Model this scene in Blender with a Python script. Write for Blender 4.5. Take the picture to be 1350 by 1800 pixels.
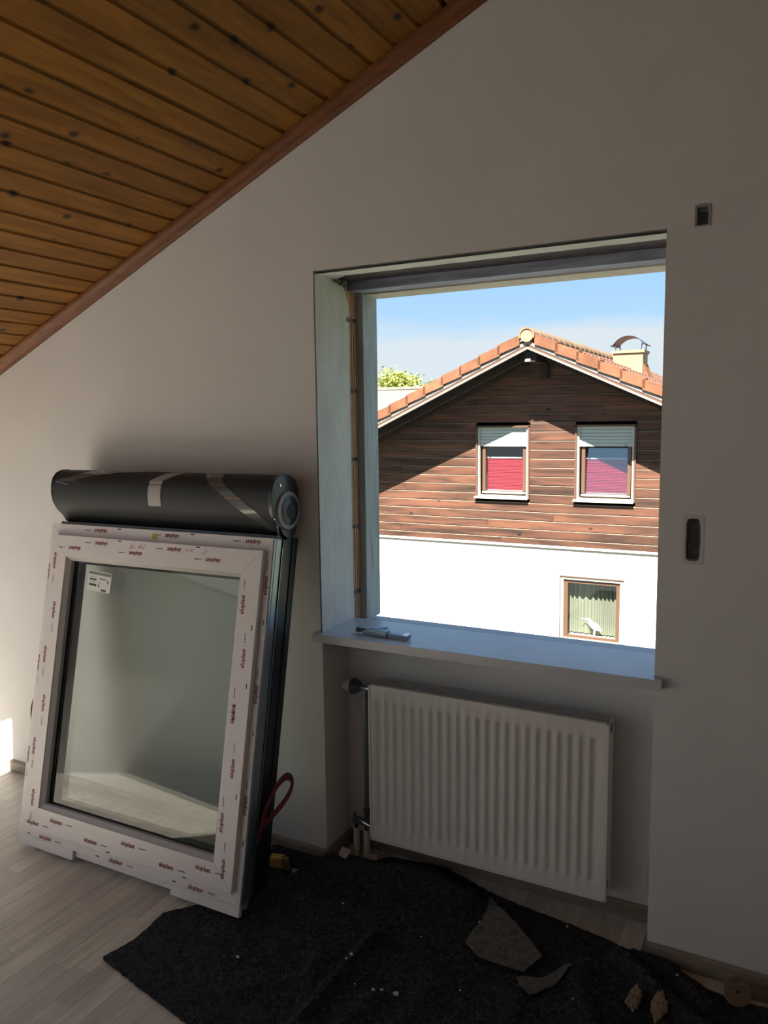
import bpy, bmesh, math, random
from mathutils import Vector, Matrix, noise
random.seed(7)
SC = bpy.context.scene
COL = SC.collection
for o in list(bpy.data.objects):
    bpy.data.objects.remove(o)

# ------------------------------------------------------------------ camera
cd = bpy.data.cameras.new('camera')
cam = bpy.data.objects.new('camera', cd)
COL.objects.link(cam)
cd.sensor_fit = 'HORIZONTAL'
cd.sensor_width = 36.0
cd.lens = 36.0 * 1380.0 / 1350.0
cd.clip_start = 0.02
cd.clip_end = 400
_r = Vector((0.8835129621, 0.4682415525, -0.0124376166))
_u = Vector((-0.0425964518, 0.1067604870, 0.9933719045))
_f = Vector((-0.4664658488, 0.8771271555, -0.1142697028))
m = Matrix((_r, _u, -_f)).transposed().to_4x4()
m.translation = Vector((1.50278, -2.338873, 1.6381))
cam.matrix_world = m
SC.camera = cam

# ------------------------------------------------------------------ light, sky, exposure
SUN_DIR = Vector((-0.059, 0.603, -0.795))
sl = bpy.data.lights.new('sun', 'SUN')
sun = bpy.data.objects.new('sun', sl)
COL.objects.link(sun)
sl.energy = 9.6
sl.angle = math.radians(0.53)
sl.color = (1.0, 0.96, 0.89)
sun.rotation_euler = SUN_DIR.to_track_quat('-Z', 'Y').to_euler()
sun.location = (0, -20, 25)

world = bpy.data.worlds.new('sky')
SC.world = world
world.use_nodes = True
wn = world.node_tree
wn.nodes.clear()
w_out = wn.nodes.new('ShaderNodeOutputWorld')
w_bg = wn.nodes.new('ShaderNodeBackground')
w_tc = wn.nodes.new('ShaderNodeTexCoord')
w_sep = wn.nodes.new('ShaderNodeSeparateXYZ')
wn.links.new(w_tc.outputs['Generated'], w_sep.inputs[0])
w_map = wn.nodes.new('ShaderNodeMapping')
w_map.inputs['Scale'].default_value = (2.2, 2.2, 11.0)
wn.links.new(w_tc.outputs['Generated'], w_map.inputs[0])
w_noise = wn.nodes.new('ShaderNodeTexNoise')
w_noise.inputs['Scale'].default_value = 2.2
w_noise.inputs['Detail'].default_value = 5
wn.links.new(w_map.outputs[0], w_noise.inputs['Vector'])
# elevation + small noise -> cloud bank that ends softly about seven degrees up
w_off = wn.nodes.new('ShaderNodeMath'); w_off.operation = 'MULTIPLY_ADD'
w_off.inputs[1].default_value = 0.055; w_off.inputs[2].default_value = -0.0275
wn.links.new(w_noise.outputs['Fac'], w_off.inputs[0])
w_add = wn.nodes.new('ShaderNodeMath'); w_add.operation = 'ADD'
wn.links.new(w_sep.outputs['Z'], w_add.inputs[0]); wn.links.new(w_off.outputs[0], w_add.inputs[1])
w_r1 = wn.nodes.new('ShaderNodeValToRGB')          # blue sky by elevation
e = w_r1.color_ramp.elements
e[0].position = 0.0;  e[0].color = (0.46, 0.66, 0.82, 1)
e[1].position = 1.0;  e[1].color = (0.13, 0.29, 0.60, 1)
x = w_r1.color_ramp.elements.new(0.20); x.color = (0.30, 0.52, 0.78, 1)
wn.links.new(w_sep.outputs['Z'], w_r1.inputs[0])
w_r2 = wn.nodes.new('ShaderNodeValToRGB')          # cloud cover
e = w_r2.color_ramp.elements
e[0].position = 0.098; e[0].color = (1, 1, 1, 1)
e[1].position = 0.122; e[1].color = (0, 0, 0, 1)
wn.links.new(w_add.outputs[0], w_r2.inputs[0])
w_mix = wn.nodes.new('ShaderNodeMixRGB')
w_mix.inputs[2].default_value = (0.58, 0.65, 0.70, 1)
wn.links.new(w_r2.outputs[0], w_mix.inputs[0]); wn.links.new(w_r1.outputs[0], w_mix.inputs[1])
wn.links.new(w_mix.outputs[0], w_bg.inputs['Color'])
w_bg.inputs['Strength'].default_value = 0.50
wn.links.new(w_bg.outputs[0], w_out.inputs[0])

SC.view_settings.view_transform = 'Standard'
SC.view_settings.look = 'None'
SC.view_settings.exposure = 1.35
SC.view_settings.gamma = 1.0
SC.view_settings.use_curve_mapping = False
SC.cycles.use_denoising = True
SC.cycles.max_bounces = 12
SC.cycles.diffuse_bounces = 7
SC.cycles.transparent_max_bounces = 16
SC.cycles.sample_clamp_indirect = 6.0

# ------------------------------------------------------------------ helpers
def lin(c):
    return tuple(((v / 255.0) / 12.92 if v / 255.0 <= 0.04045 else ((v / 255.0 + 0.055) / 1.055) ** 2.4) for v in c)

class MB:
    """collects faces; build() links them as one mesh object"""
    def __init__(s):
        s.v = []; s.f = []; s.mi = []
    def quad(s, *p, mi=0):
        n = len(s.v); s.v += [tuple(q) for q in p]; s.f.append(tuple(range(n, n + len(p)))); s.mi.append(mi)
    def box(s, x0, x1, y0, y1, z0, z1, mi=0):
        n = len(s.v)
        s.v += [(x0,y0,z0),(x1,y0,z0),(x1,y1,z0),(x0,y1,z0),(x0,y0,z1),(x1,y0,z1),(x1,y1,z1),(x0,y1,z1)]
        for f in ((3,2,1,0),(4,5,6,7),(0,1,5,4),(1,2,6,5),(2,3,7,6),(3,0,4,7)):
            s.f.append(tuple(n + i for i in f)); s.mi.append(mi)
    def prism(s, poly, fn0, fn1, mi=0, caps=True):
        """poly: 2D points; fn0/fn1 map a 2D point to a 3D point at either end"""
        n = len(s.v); k = len(poly)
        s.v += [tuple(fn0(*p)) for p in poly] + [tuple(fn1(*p)) for p in poly]
        for i in range(k):
            j = (i + 1) % k
            s.f.append((n + i, n + j, n + k + j, n + k + i)); s.mi.append(mi)
        if caps:
            s.f.append(tuple(n + i for i in reversed(range(k)))); s.mi.append(mi)
            s.f.append(tuple(n + k + i for i in range(k))); s.mi.append(mi)
    def tube(s, pts, rad, seg=12, mi=0, caps=True):
        pts = [Vector(p) for p in pts]
        rads = rad if isinstance(rad, (list, tuple)) else [rad] * len(pts)
        n0 = len(s.v); ref = None
        for i, p in enumerate(pts):
            d = (pts[min(i + 1, len(pts) - 1)] - pts[max(i - 1, 0)])
            if d.length < 1e-9: d = Vector((0, 0, 1))
            d.normalize()
            if ref is None:
                ref = d.orthogonal().normalized()
            a = (ref - d * ref.dot(d))
            a = a.normalized() if a.length > 1e-6 else d.orthogonal().normalized()
            ref = a; b = d.cross(a)
            for k in range(seg):
                t = 2 * math.pi * k / seg
                s.v.append(tuple(p + (a * math.cos(t) + b * math.sin(t)) * rads[i]))
        for i in range(len(pts) - 1):
            for k in range(seg):
                l = (k + 1) % seg
                s.f.append((n0 + i*seg + k, n0 + i*seg + l, n0 + (i+1)*seg + l, n0 + (i+1)*seg + k)); s.mi.append(mi)
        if caps:
            s.f.append(tuple(n0 + k for k in reversed(range(seg)))); s.mi.append(mi)
            s.f.append(tuple(n0 + (len(pts)-1)*seg + k for k in range(seg))); s.mi.append(mi)
    def build(s, name, mats, parent=None, smooth=False, bevel=0, loc=None, label=None):
        me = bpy.data.meshes.new(name)
        me.from_pydata(s.v, [], s.f)
        mats = mats if isinstance(mats, (list, tuple)) else [mats]
        for mt in mats: me.materials.append(mt)
        me.polygons.foreach_set('material_index', s.mi)
        bm = bmesh.new(); bm.from_mesh(me)
        bmesh.ops.remove_doubles(bm, verts=bm.verts, dist=1e-5)
        bmesh.ops.recalc_face_normals(bm, faces=bm.faces)
        if bevel:
            ed = [e_ for e_ in bm.edges if len(e_.link_faces) == 2 and e_.calc_face_angle(0) > 0.6]
            bmesh.ops.bevel(bm, geom=ed, offset=bevel, segments=2, profile=0.6, affect='EDGES', clamp_overlap=True)
        bm.to_mesh(me); bm.free()
        if smooth:
            for p in me.polygons: p.use_smooth = True
            try: me.set_sharp_from_angle(angle=math.radians(38))
            except Exception: pass
        o = bpy.data.objects.new(name, me)
        COL.objects.link(o)
        if parent is not None: o.parent = parent
        if loc is not None: o.location = loc
        if label: o['label'] = label
        return o

def box(name, mt, x0, x1, y0, y1, z0, z1, parent=None, bevel=0, label=None):
    b = MB(); b.box(x0, x1, y0, y1, z0, z1)
    return b.build(name, mt, parent, bevel=bevel, label=label)

def empty(name, loc=(0, 0, 0), rot=(0, 0, 0), parent=None):
    o = bpy.data.objects.new(name, None)
    COL.objects.link(o); o.location = loc; o.rotation_euler = rot
    o.empty_display_size = 0.05
    if parent is not None: o.parent = parent
    return o

def tag(o, label, cat=None, group=None, kind=None):
    if label: o['label'] = label
    if cat: o['category'] = cat
    if group: o['group'] = group
    if kind: o['kind'] = kind
    return o

def copy_of(o, parent, loc):
    c = o.copy(); COL.objects.link(c); c.parent = parent; c.location = loc
    return c

# ------------------------------------------------------------------ materials
def mat(name, col, rough=0.6, var=0.0, scale=8.0, stretch=(1, 1, 1), bump=0.0, bscale=None, metal=0.0,
        orand=0.0, spec=0.5, detail=4.0, coord='Object', col2=None, bdist=0.01):
    mt = bpy.data.materials.new(name); mt.use_nodes = True
    nt = mt.node_tree; N = nt.nodes; L = nt.links
    b = N['Principled BSDF']
    b.inputs['Roughness'].default_value = rough
    b.inputs['Metallic'].default_value = metal
    b.inputs['Specular IOR Level'].default_value = spec
    c = lin(col)
    b.inputs['Base Color'].default_value = (*c, 1)
    mt.diffuse_color = (*c, 1)
    if var or bump or orand or col2:
        tc = N.new('ShaderNodeTexCoord'); mp = N.new('ShaderNodeMapping')
        mp.inputs['Scale'].default_value = stretch
        L.new(tc.outputs[coord], mp.inputs[0])
        oi = N.new('ShaderNodeObjectInfo')
        sc_ = N.new('ShaderNodeVectorMath'); sc_.operation = 'MULTIPLY_ADD'
        sc_.inputs[1].default_value = (17.3, 11.1, 7.7)
        L.new(oi.outputs['Random'], sc_.inputs[0])
        L.new(mp.outputs[0], sc_.inputs[2])
        vec = sc_.outputs[0] if orand else mp.outputs[0]
        no = N.new('ShaderNodeTexNoise'); no.inputs['Scale'].default_value = scale
        no.inputs['Detail'].default_value = detail; no.inputs['Roughness'].default_value = 0.6
        L.new(vec, no.inputs['Vector'])
        ra = N.new('ShaderNodeValToRGB')
        c2 = lin(col2) if col2 else tuple(min(1, v * (1 + var)) for v in c)
        c1 = c if col2 else tuple(v * (1 - var) for v in c)
        ra.color_ramp.elements[0].position = 0.32; ra.color_ramp.elements[0].color = (*c1, 1)
        ra.color_ramp.elements[1].position = 0.68; ra.color_ramp.elements[1].color = (*c2, 1)
        L.new(no.outputs['Fac'], ra.inputs[0])
        out = ra.outputs[0]
        if orand:
            hs = N.new('ShaderNodeHueSaturation')
            ml = N.new('ShaderNodeMath'); ml.operation = 'MULTIPLY_ADD'
            ml.inputs[1].default_value = 2 * orand; ml.inputs[2].default_value = 1 - orand
            L.new(oi.outputs['Random'], ml.inputs[0]); L.new(ml.outputs[0], hs.inputs['Value'])
            L.new(out, hs.inputs['Color']); out = hs.outputs[0]
        L.new(out, b.inputs['Base Color'])
        if bump:
            n2 = no
            if bscale:
                n2 = N.new('ShaderNodeTexNoise'); n2.inputs['Scale'].default_value = bscale
                n2.inputs['Detail'].default_value = 5
                L.new(vec, n2.inputs['Vector'])
            bp = N.new('ShaderNodeBump'); bp.inputs['Strength'].default_value = bump
            bp.inputs['Distance'].default_value = bdist
            L.new(n2.outputs['Fac'], bp.inputs['Height']); L.new(bp.outputs[0], b.inputs['Normal'])
    return mt

def wood(name, dark, light, grain_axis='Y', scale=6.0, knots=False, rough=0.55, orand=0.12, spec=0.35, knot_scale=5.0):
    """board: stretched noise grain, optional dark knots, a shade of its own per board"""
    mt = bpy.data.materials.new(name); mt.use_nodes = True
    nt = mt.node_tree; N = nt.nodes; L = nt.links
    b = N['Principled BSDF']; b.inputs['Roughness'].default_value = rough
    b.inputs['Specular IOR Level'].default_value = spec
    tc = N.new('ShaderNodeTexCoord'); oi = N.new('ShaderNodeObjectInfo')
    off = N.new('ShaderNodeVectorMath'); off.operation = 'MULTIPLY_ADD'
    off.inputs[1].default_value = (31.7, 47.9, 13.1)
    L.new(oi.outputs['Random'], off.inputs[0]); L.new(tc.outputs['Object'], off.inputs[2])
    mp = N.new('ShaderNodeMapping')
    k = {'X': (0.10, 1, 1), 'Y': (1, 0.10, 1), 'Z': (1, 1, 0.10)}[grain_axis]
    mp.inputs['Scale'].default_value = k
    L.new(off.outputs[0], mp.inputs[0])
    no = N.new('ShaderNodeTexNoise'); no.inputs['Scale'].default_value = scale * 6
    no.inputs['Detail'].default_value = 6; no.inputs['Distortion'].default_value = 0.6
    L.new(mp.outputs[0], no.inputs['Vector'])
    ra = N.new('ShaderNodeValToRGB')
    ra.color_ramp.elements[0].position = 0.30; ra.color_ramp.elements[0].color = (*lin(dark), 1)
    ra.color_ramp.elements[1].position = 0.66; ra.color_ramp.elements[1].color = (*lin(light), 1)
    L.new(no.outputs['Fac'], ra.inputs[0]); out = ra.outputs[0]
    if knots:
        km = N.new('ShaderNodeMapping')
        km.inputs['Scale'].default_value = {'X': (0.55, 1, 1), 'Y': (1, 0.75, 1), 'Z': (1, 1, 0.55)}[grain_axis]
        L.new(off.outputs[0], km.inputs[0])
        vo = N.new('ShaderNodeTexVoronoi'); vo.inputs['Scale'].default_value = knot_scale
        if grain_axis == 'Y':
            vo.voronoi_dimensions = '2D'
        vo.inputs['Randomness'].default_value = 1.0
        L.new(km.outputs[0], vo.inputs['Vector'])
        kr = N.new('ShaderNodeValToRGB')
        kr.color_ramp.elements[0].position = 0.04; kr.color_ramp.elements[0].color = (1, 1, 1, 1)
        kr.color_ramp.elements[1].position = 0.115; kr.color_ramp.elements[1].color = (0, 0, 0, 1)
        L.new(vo.outputs['Distance'], kr.inputs[0])
        keep = N.new('ShaderNodeSeparateColor'); L.new(vo.outputs['Color'], keep.inputs[0])
        gt = N.new('ShaderNodeMath'); gt.operation = 'GREATER_THAN'; gt.inputs[1].default_value = 0.45 if grain_axis == 'Y' else 0.0
        L.new(keep.outputs[0], gt.inputs[0])
        km2 = N.new('ShaderNodeMath'); km2.operation = 'MULTIPLY'; L.new(kr.outputs[0], km2.inputs[0]); L.new(gt.outputs[0], km2.inputs[1])
        mx = N.new('ShaderNodeMixRGB'); L.new(km2.outputs[0], mx.inputs[0]); L.new(out, mx.inputs[1])
        mx.inputs[2].default_value = (*[v * 0.16 for v in lin(dark)], 1)
        out = mx.outputs[0]
    hs = N.new('ShaderNodeHueSaturation')
    ml = N.new('ShaderNodeMath'); ml.operation = 'MULTIPLY_ADD'
    ml.inputs[1].default_value = 2 * orand; ml.inputs[2].default_value = 1 - orand
    L.new(oi.outputs['Random'], ml.inputs[0]); L.new(ml.outputs[0], hs.inputs['Value'])
    L.new(out, hs.inputs['Color']); L.new(hs.outputs[0], b.inputs['Base Color'])
    bp = N.new('ShaderNodeBump'); bp.inputs['Strength'].default_value = 0.25; bp.inputs['Distance'].default_value = 0.002
    L.new(no.outputs['Fac'], bp.inputs['Height']); L.new(bp.outputs[0], b.inputs['Normal'])
    return mt

def glass(name, tint=(0.9, 0.95, 0.93), refl=1.0):
    """clear pane: light goes through, a share given by the angle is mirrored"""
    mt = bpy.data.materials.new(name); mt.use_nodes = True
    nt = mt.node_tree; N = nt.nodes; L = nt.links; N.clear()
    o = N.new('ShaderNodeOutputMaterial'); t = N.new('ShaderNodeBsdfTransparent'); g = N.new('ShaderNodeBsdfGlossy')
    t.inputs['Color'].default_value = (*tint, 1); g.inputs['Roughness'].default_value = 0.0
    lw_ = N.new('ShaderNodeLayerWeight'); lw_.inputs['Blend'].default_value = 0.5
    pw = N.new('ShaderNodeMath'); pw.operation = 'POWER'; pw.inputs[1].default_value = 5.0
    L.new(lw_.outputs['Facing'], pw.inputs[0])
    ml = N.new('ShaderNodeMath'); ml.operation = 'MULTIPLY_ADD'; ml.inputs[1].default_value = 0.9; ml.use_clamp = True
    ml.inputs[2].default_value = 0.045 * refl
    L.new(pw.outputs[0], ml.inputs[0])
    mx = N.new('ShaderNodeMixShader'); L.new(ml.outputs[0], mx.inputs[0]); L.new(t.outputs[0], mx.inputs[1])
    L.new(g.outputs[0], mx.inputs[2]); L.new(mx.outputs[0], o.inputs[0])
    return mt

M = dict(
    plaster=mat('white_plaster', (214, 213, 211), 0.9, 0.03, 3.0, bump=0.25, bscale=55, bdist=0.002, spec=0.2),
    reveal=mat('reveal_plaster', (214, 212, 204), 0.9, 0.10, 9.0, stretch=(1, 1, 0.35), bump=0.5, bscale=40, bdist=0.003, spec=0.2),
    rough=mat('raw_mortar', (120, 112, 104), 0.95, 0.35, 40, bump=0.8, bdist=0.01, spec=0.1),
    brick=mat('hollow_brick', (190, 152, 124), 0.9, 0.18, 14, stretch=(1, 3, 1), bump=0.4, bscale=60, orand=0.10, spec=0.1),
    oldwood=wood('weathered_timber', (150, 156, 154), (186, 192, 190), 'Z', 8, rough=0.8, orand=0.05),
    headwood=wood('head_timber', (132, 136, 150), (162, 166, 182), 'X', 8, rough=0.8, orand=0.05),
    sill=mat('sill_stone', (200, 202, 204), 0.28, 0.06, 7, bump=0.05, bscale=30, spec=0.5),
    pine=wood('stained_pine', (110, 70, 17), (146, 99, 30), 'Y', 5, knots=True, rough=0.45, orand=0.12, knot_scale=7.0),
    pinetrim=wood('stained_trim', (101, 59, 29), (122, 74, 40), 'X', 6, rough=0.5, orand=0.0),
    gap=mat('dark_gap', (34, 20, 10), 0.9),
    floor=wood('grey_oak', (188, 179, 165), (210, 202, 188), 'Y', 7, rough=0.42, orand=0.13, spec=0.4),
    slab=mat('floor_slab', (120, 108, 96), 0.8),
    bboard=wood('oak_baseboard', (128, 116, 104), (152, 140, 126), 'X', 7, rough=0.5, orand=0.02),
    pvc=mat('white_film', (222, 216, 212), 0.32, 0.015, 6, spec=0.5),
    bead=mat('grey_bead', (176, 172, 168), 0.4),
    anth=mat('anthracite', (33, 37, 39), 0.62, 0.22, 600, bump=0.35, bscale=900, bdist=0.0006, spec=0.5),
    anthsm=mat('anthracite_smooth', (29, 35, 39), 0.3, spec=0.6),
    black=mat('black_rubber', (16, 17, 18), 0.6),
    alu=mat('satin_aluminium', (150, 158, 166), 0.28, 0.05, 4, metal=0.85),
    chrome=mat('chrome', (200, 200, 200), 0.12, metal=1.0),
    redprint=mat('red_print', (128, 36, 44), 0.6),
    blkprint=mat('black_print', (52, 48, 48), 0.6),
    pencil=mat('red_pencil', (150, 74, 66), 0.7),
    paper=mat('white_paper', (226, 228, 222), 0.6),
    paperhead=mat('label_band', (120, 130, 122), 0.6),
    yellow=mat('yellow_dot', (206, 170, 50), 0.5),
    tape=mat('grey_tape', (168, 160, 158), 0.4),
    disc=mat('lilac_disc', (128, 124, 130), 0.3, spec=0.5),
    strap=mat('red_strap', (136, 66, 68), 0.7, 0.12, 120, bump=0.3),
    rad=mat('white_enamel', (226, 222, 214), 0.32, spec=0.5),
    radgr=mat('grille_enamel', (186, 188, 186), 0.4),
    greypl=mat('grey_plastic', (70, 76, 78), 0.45),
    whitepl=mat('white_plastic', (206, 204, 198), 0.4),
    pipe=mat('grey_pipe', (112, 120, 126), 0.3, metal=0.6),
    felt=mat('dark_felt', (59, 59, 60), 0.97, 0.45, 60, bump=1.0, bscale=130, bdist=0.012, spec=0.05, detail=8),
    feltlight=mat('grey_felt_back', (104, 104, 100), 0.97, 0.3, 50, bump=0.8, bscale=150, bdist=0.006, spec=0.05),
    fibre=mat('felt_fibre', (131, 131, 130), 0.9, orand=0.0),
    foam=mat('yellow_foam', (196, 158, 84), 0.9, 0.15, 60, bump=0.6, bscale=150),
    foamtan=mat('tan_foam', (150, 132, 106), 0.95, 0.2, 50, bump=0.8, bscale=90),
    rawwood=wood('raw_offcut', (112, 92, 74), (134, 112, 92), 'X', 8, rough=0.7, orand=0.05),
    crumb=mat('plaster_crumb', (206, 200, 188), 0.9, 0.1, 60),
    fitting=mat('zinc_fitting', (132, 146, 160), 0.35, metal=0.7),
    hole=mat('dark_hole', (112, 116, 120), 0.9, 0.3, 60),
    # outside
    siding=wood('brown_siding', (45, 31, 24), (100, 64, 46), 'X', 1.5, knots=True, rough=0.7, orand=0.2, knot_scale=4.0),
    sideedge=mat('sky_lit_edge', (168, 143, 118), 0.8),  # plank top chamfers: the sky's light on them is put into the colour
    render=mat('white_render', (240, 240, 236), 0.9, spec=0.1),
    tile=mat('clay_tile', (122, 82, 60), 0.85, 0.22, 5, bump=0.3, bscale=30, orand=0.14, spec=0.15),
    tilefield=mat('weathered_tile', (120, 84, 68), 0.9, 0.25, 5, orand=0.2, spec=0.1, col2=(91, 72, 62)),
    ridge=mat('mossy_ridge_tile', (127, 88, 66), 0.9, 0.2, 6, orand=0.15, col2=(114, 106, 78)),
    mortar=mat('ridge_mortar', (169, 120, 97), 0.9),
    barge=mat('pale_barge', (125, 118, 111), 0.7, 0.08, 6),
    bargebr=mat('brown_barge', (91, 62, 48), 0.7),
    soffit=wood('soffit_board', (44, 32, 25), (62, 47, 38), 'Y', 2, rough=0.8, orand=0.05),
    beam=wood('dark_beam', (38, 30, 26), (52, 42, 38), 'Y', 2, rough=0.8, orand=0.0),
    cream=mat('cream_metal', (182, 177, 158), 0.5),
    winbrown=mat('brown_frame', (96, 69, 52), 0.5),
    shutter=mat('pale_shutter', (170, 174, 166), 0.5),
    slot=mat('shutter_slot', (140, 142, 136), 0.7),
    red=mat('red_pleats', (158, 20, 40), 0.75),
    blindbar=mat('blind_bar', (182, 180, 177), 0.5),
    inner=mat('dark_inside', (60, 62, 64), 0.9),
    curtain=mat('sheer_curtain', (123, 125, 107), 0.9),
    birdwhite=mat('bird_white', (246, 246, 244), 0.6),
    chim=mat('chimney_render', (146, 133, 102), 0.9, 0.12, 4),
    metalcap=mat('dark_sheet', (74, 84, 98), 0.4, metal=0.3),
    barnroof=mat('barn_roof', (111, 104, 93), 0.9, 0.12, 2, stretch=(1, 1, 1)),
    barnwall=mat('barn_wall', (103, 95, 85), 0.9),
    leaf=mat('spring_leaf', (146, 154, 72), 0.7, 0.25, 3),
    leaf2=mat('grey_leaf', (114, 125, 78), 0.7, 0.25, 3),
    bark=mat('bark', (90, 74, 60), 0.9),
    ground=mat('yard_ground', (79, 84, 63), 0.95, 0.2, 0.6),
    skypane=glass('sky_pane', (0.85, 0.88, 0.9), 7.0),
    pane=glass('clear_pane', (0.84, 0.88, 0.85), 1.1),
    housepane=glass('house_pane', (0.95, 0.97, 0.97), 2.0),
)

# ------------------------------------------------------------------ dimensions of the room
OPW = 1.15                       # window opening and radiator niche: x 0..OPW
T, SILL = 2.1436, 0.8837
WT = 0.42                        # thickness of the window wall
NICHE = 0.178
XL, XR, YB = -2.7, 3.4, -4.3     # left wall, right wall, back wall
RX = 1.9                         # ridge above x = RX
SL, Z0 = 0.437, 2.642            # ceiling underside: z = Z0 + SL x
def cz(x): return Z0 + SL * x if x <= RX else Z0 + SL * RX - SL * (x - RX)

# ---- window wall: faces set back by a depth per cell, open where the window was
def build_front_wall():
    hx0, hx1 = -0.006, OPW + 0.006
    ztop = T + 0.012
    xs = sorted({XL - 0.2, hx0, 0.0, OPW, hx1, 1.226, 1.256, 1.2215, 1.2645, XR + 0.2, RX})
    zs = sorted({-0.25, -0.0095, 0.85, ztop, 1.235, 1.357, 2.154, 2.202, 1.2, 3.0, 3.9})
    def depth(x, z):
        if hx0 < x < hx1 and 0.85 < z < ztop: return None
        if 0.0 < x < OPW and -0.0095 < z < 0.85: return NICHE
        if 1.2215 < x < 1.2645 and 1.235 < z < 1.357: return 0.045
        if 1.226 < x < 1.256 and 2.154 < z < 2.202: return 0.03
        return 0.0
    b = MB()
    nx, nz = len(xs) - 1, len(zs) - 1
    D = [[depth((xs[i] + xs[i+1]) / 2, (zs[j] + zs[j+1]) / 2) for j in range(nz)] for i in range(nx)]
    for i in range(nx):
        for j in range(nz):
            d = D[i][j]
            if d is not None:
                b.quad((xs[i], d, zs[j]), (xs[i+1], d, zs[j]), (xs[i+1], d, zs[j+1]), (xs[i], d, zs[j+1]))
                b.quad((xs[i], WT, zs[j]), (xs[i], WT, zs[j+1]), (xs[i+1], WT, zs[j+1]), (xs[i+1], WT, zs[j]))
            dd = WT if d is None else d
            if i + 1 < nx:
                e2 = WT if D[i+1][j] is None else D[i+1][j]
                if abs(dd - e2) > 1e-6:
                    b.quad((xs[i+1], dd, zs[j]), (xs[i+1], e2, zs[j]), (xs[i+1], e2, zs[j+1]), (xs[i+1], dd, zs[j+1]))
            if j + 1 < nz:
                e2 = WT if D[i][j+1] is None else D[i][j+1]
                if abs(dd - e2) > 1e-6:
                    b.quad((xs[i], dd, zs[j+1]), (xs[i+1], dd, zs[j+1]), (xs[i+1], e2, zs[j+1]), (xs[i], e2, zs[j+1]))
    o = b.build('wall_front', M['plaster'])
    me = o.data; bm = bmesh.new(); bm.from_mesh(me)
    for sgn in (1, -1):          # trim the top along both roof slopes, a little above the ceiling boards
        n = Vector((-SL * sgn, 0, 1)); p = Vector((RX, 0, cz(RX) + 0.02))
        geom = bm.verts[:] + bm.edges[:] + bm.faces[:]
        bmesh.ops.bisect_plane(bm, geom=geom, plane_co=p, plane_no=n, clear_outer=True)
    bm.to_mesh(me); bm.free()
    tag(o, 'white plastered window wall under the sloping ceiling', kind='structure')
    return o
wall = build_front_wall()

# plaster coats on the reveal, left one with a ragged outer edge
b = MB()
zz = [SILL - 0.01 + k * (T + 0.012 - SILL) / 46 for k in range(47)]
yy = [0.228 + 0.006 * noise.noise(Vector((z * 14, 3, 0))) + 0.004 * noise.noise(Vector((z * 60, 1, 0))) + (0.012 * max(0, (1.15 - z)) ) for z in zz]
yy[-1] -= 0.05; yy[-2] -= 0.03; yy[-3] -= 0.012
for k in range(46):
    b.quad((0, 0, zz[k]), (0, yy[k], zz[k]), (0, yy[k+1], zz[k+1]), (0, 0, zz[k+1]))
    b.quad((0, yy[k], zz[k]), (-0.006, yy[k], zz[k]), (-0.006, yy[k+1], zz[k+1]), (0, yy[k+1], zz[k+1]))
b.build('reveal_plaster', M['reveal'], wall)
b = MB()
xx = [k * OPW / 60 for k in range(61)]
y2 = [0.074 + 0.004 * noise.noise(Vector((x * 16, 7, 0))) + 0.002 * noise.noise(Vector((x * 70, 2, 0))) for x in xx]
for k in range(4): y2[k] += 0.06 * (1 - k / 4)
for k in range(60):
    b.quad((xx[k], 0, T), (xx[k+1], 0, T), (xx[k+1], y2[k+1], T), (xx[k], y2[k], T))
    b.quad((xx[k], y2[k], T), (xx[k+1], y2[k+1], T), (xx[k+1], y2[k+1], T + 0.012), (xx[k], y2[k], T + 0.012))
b.build('lintel_plaster', M['reveal'], wall)
b = MB()
b.box(OPW, OPW + 0.006, 0, 0.228, SILL - 0.02, T + 0.012)
b.build('reveal_plaster', M['reveal'], wall)
# lump of broken plaster in the top corner
b = MB()
for k in range(16):
    cx, cy, cz_ = random.uniform(0.004, 0.03), random.uniform(0.10, 0.24), T + 0.012 - random.uniform(0.0, 0.022)
    s = random.uniform(0.006, 0.013)
    b.tube([(cx - s, cy, cz_), (cx, cy + s * .5, cz_ - s * .4), (cx + s, cy, cz_)], [s * .4, s, s * .3], 6)
b.build('broken_plaster', M['rough'], wall)
# hollow bricks bared beyond the plaster
joints = [0.84, 0.984, 1.239, 1.497, 1.754, 2.015, T + 0.01]
for a, c in zip(joints[:-1], joints[1:]):
    b = MB(); b.box(-0.006, random.uniform(-0.0035, -0.0005), 0.2, 0.36, a + 0.007, c - 0.007)
    for yk in (0.246, 0.262, 0.279):      # scratch grooves of the block
        b.box(-0.004, 0.0012, yk, yk + 0.007, a + 0.010, c - 0.010)
    b.build('brick', M['brick'], wall, bevel=0.0012)
for a in joints[1:-1]:
    b = MB()
    for k in range(7):
        y = 0.21 + k * 0.018
        b.box(-0.006, -0.0045 + random.uniform(0, 0.005), y, y + 0.016, a - 0.009, a + 0.008)
    b.build('mortar_joint', M['rough'], wall)
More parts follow.
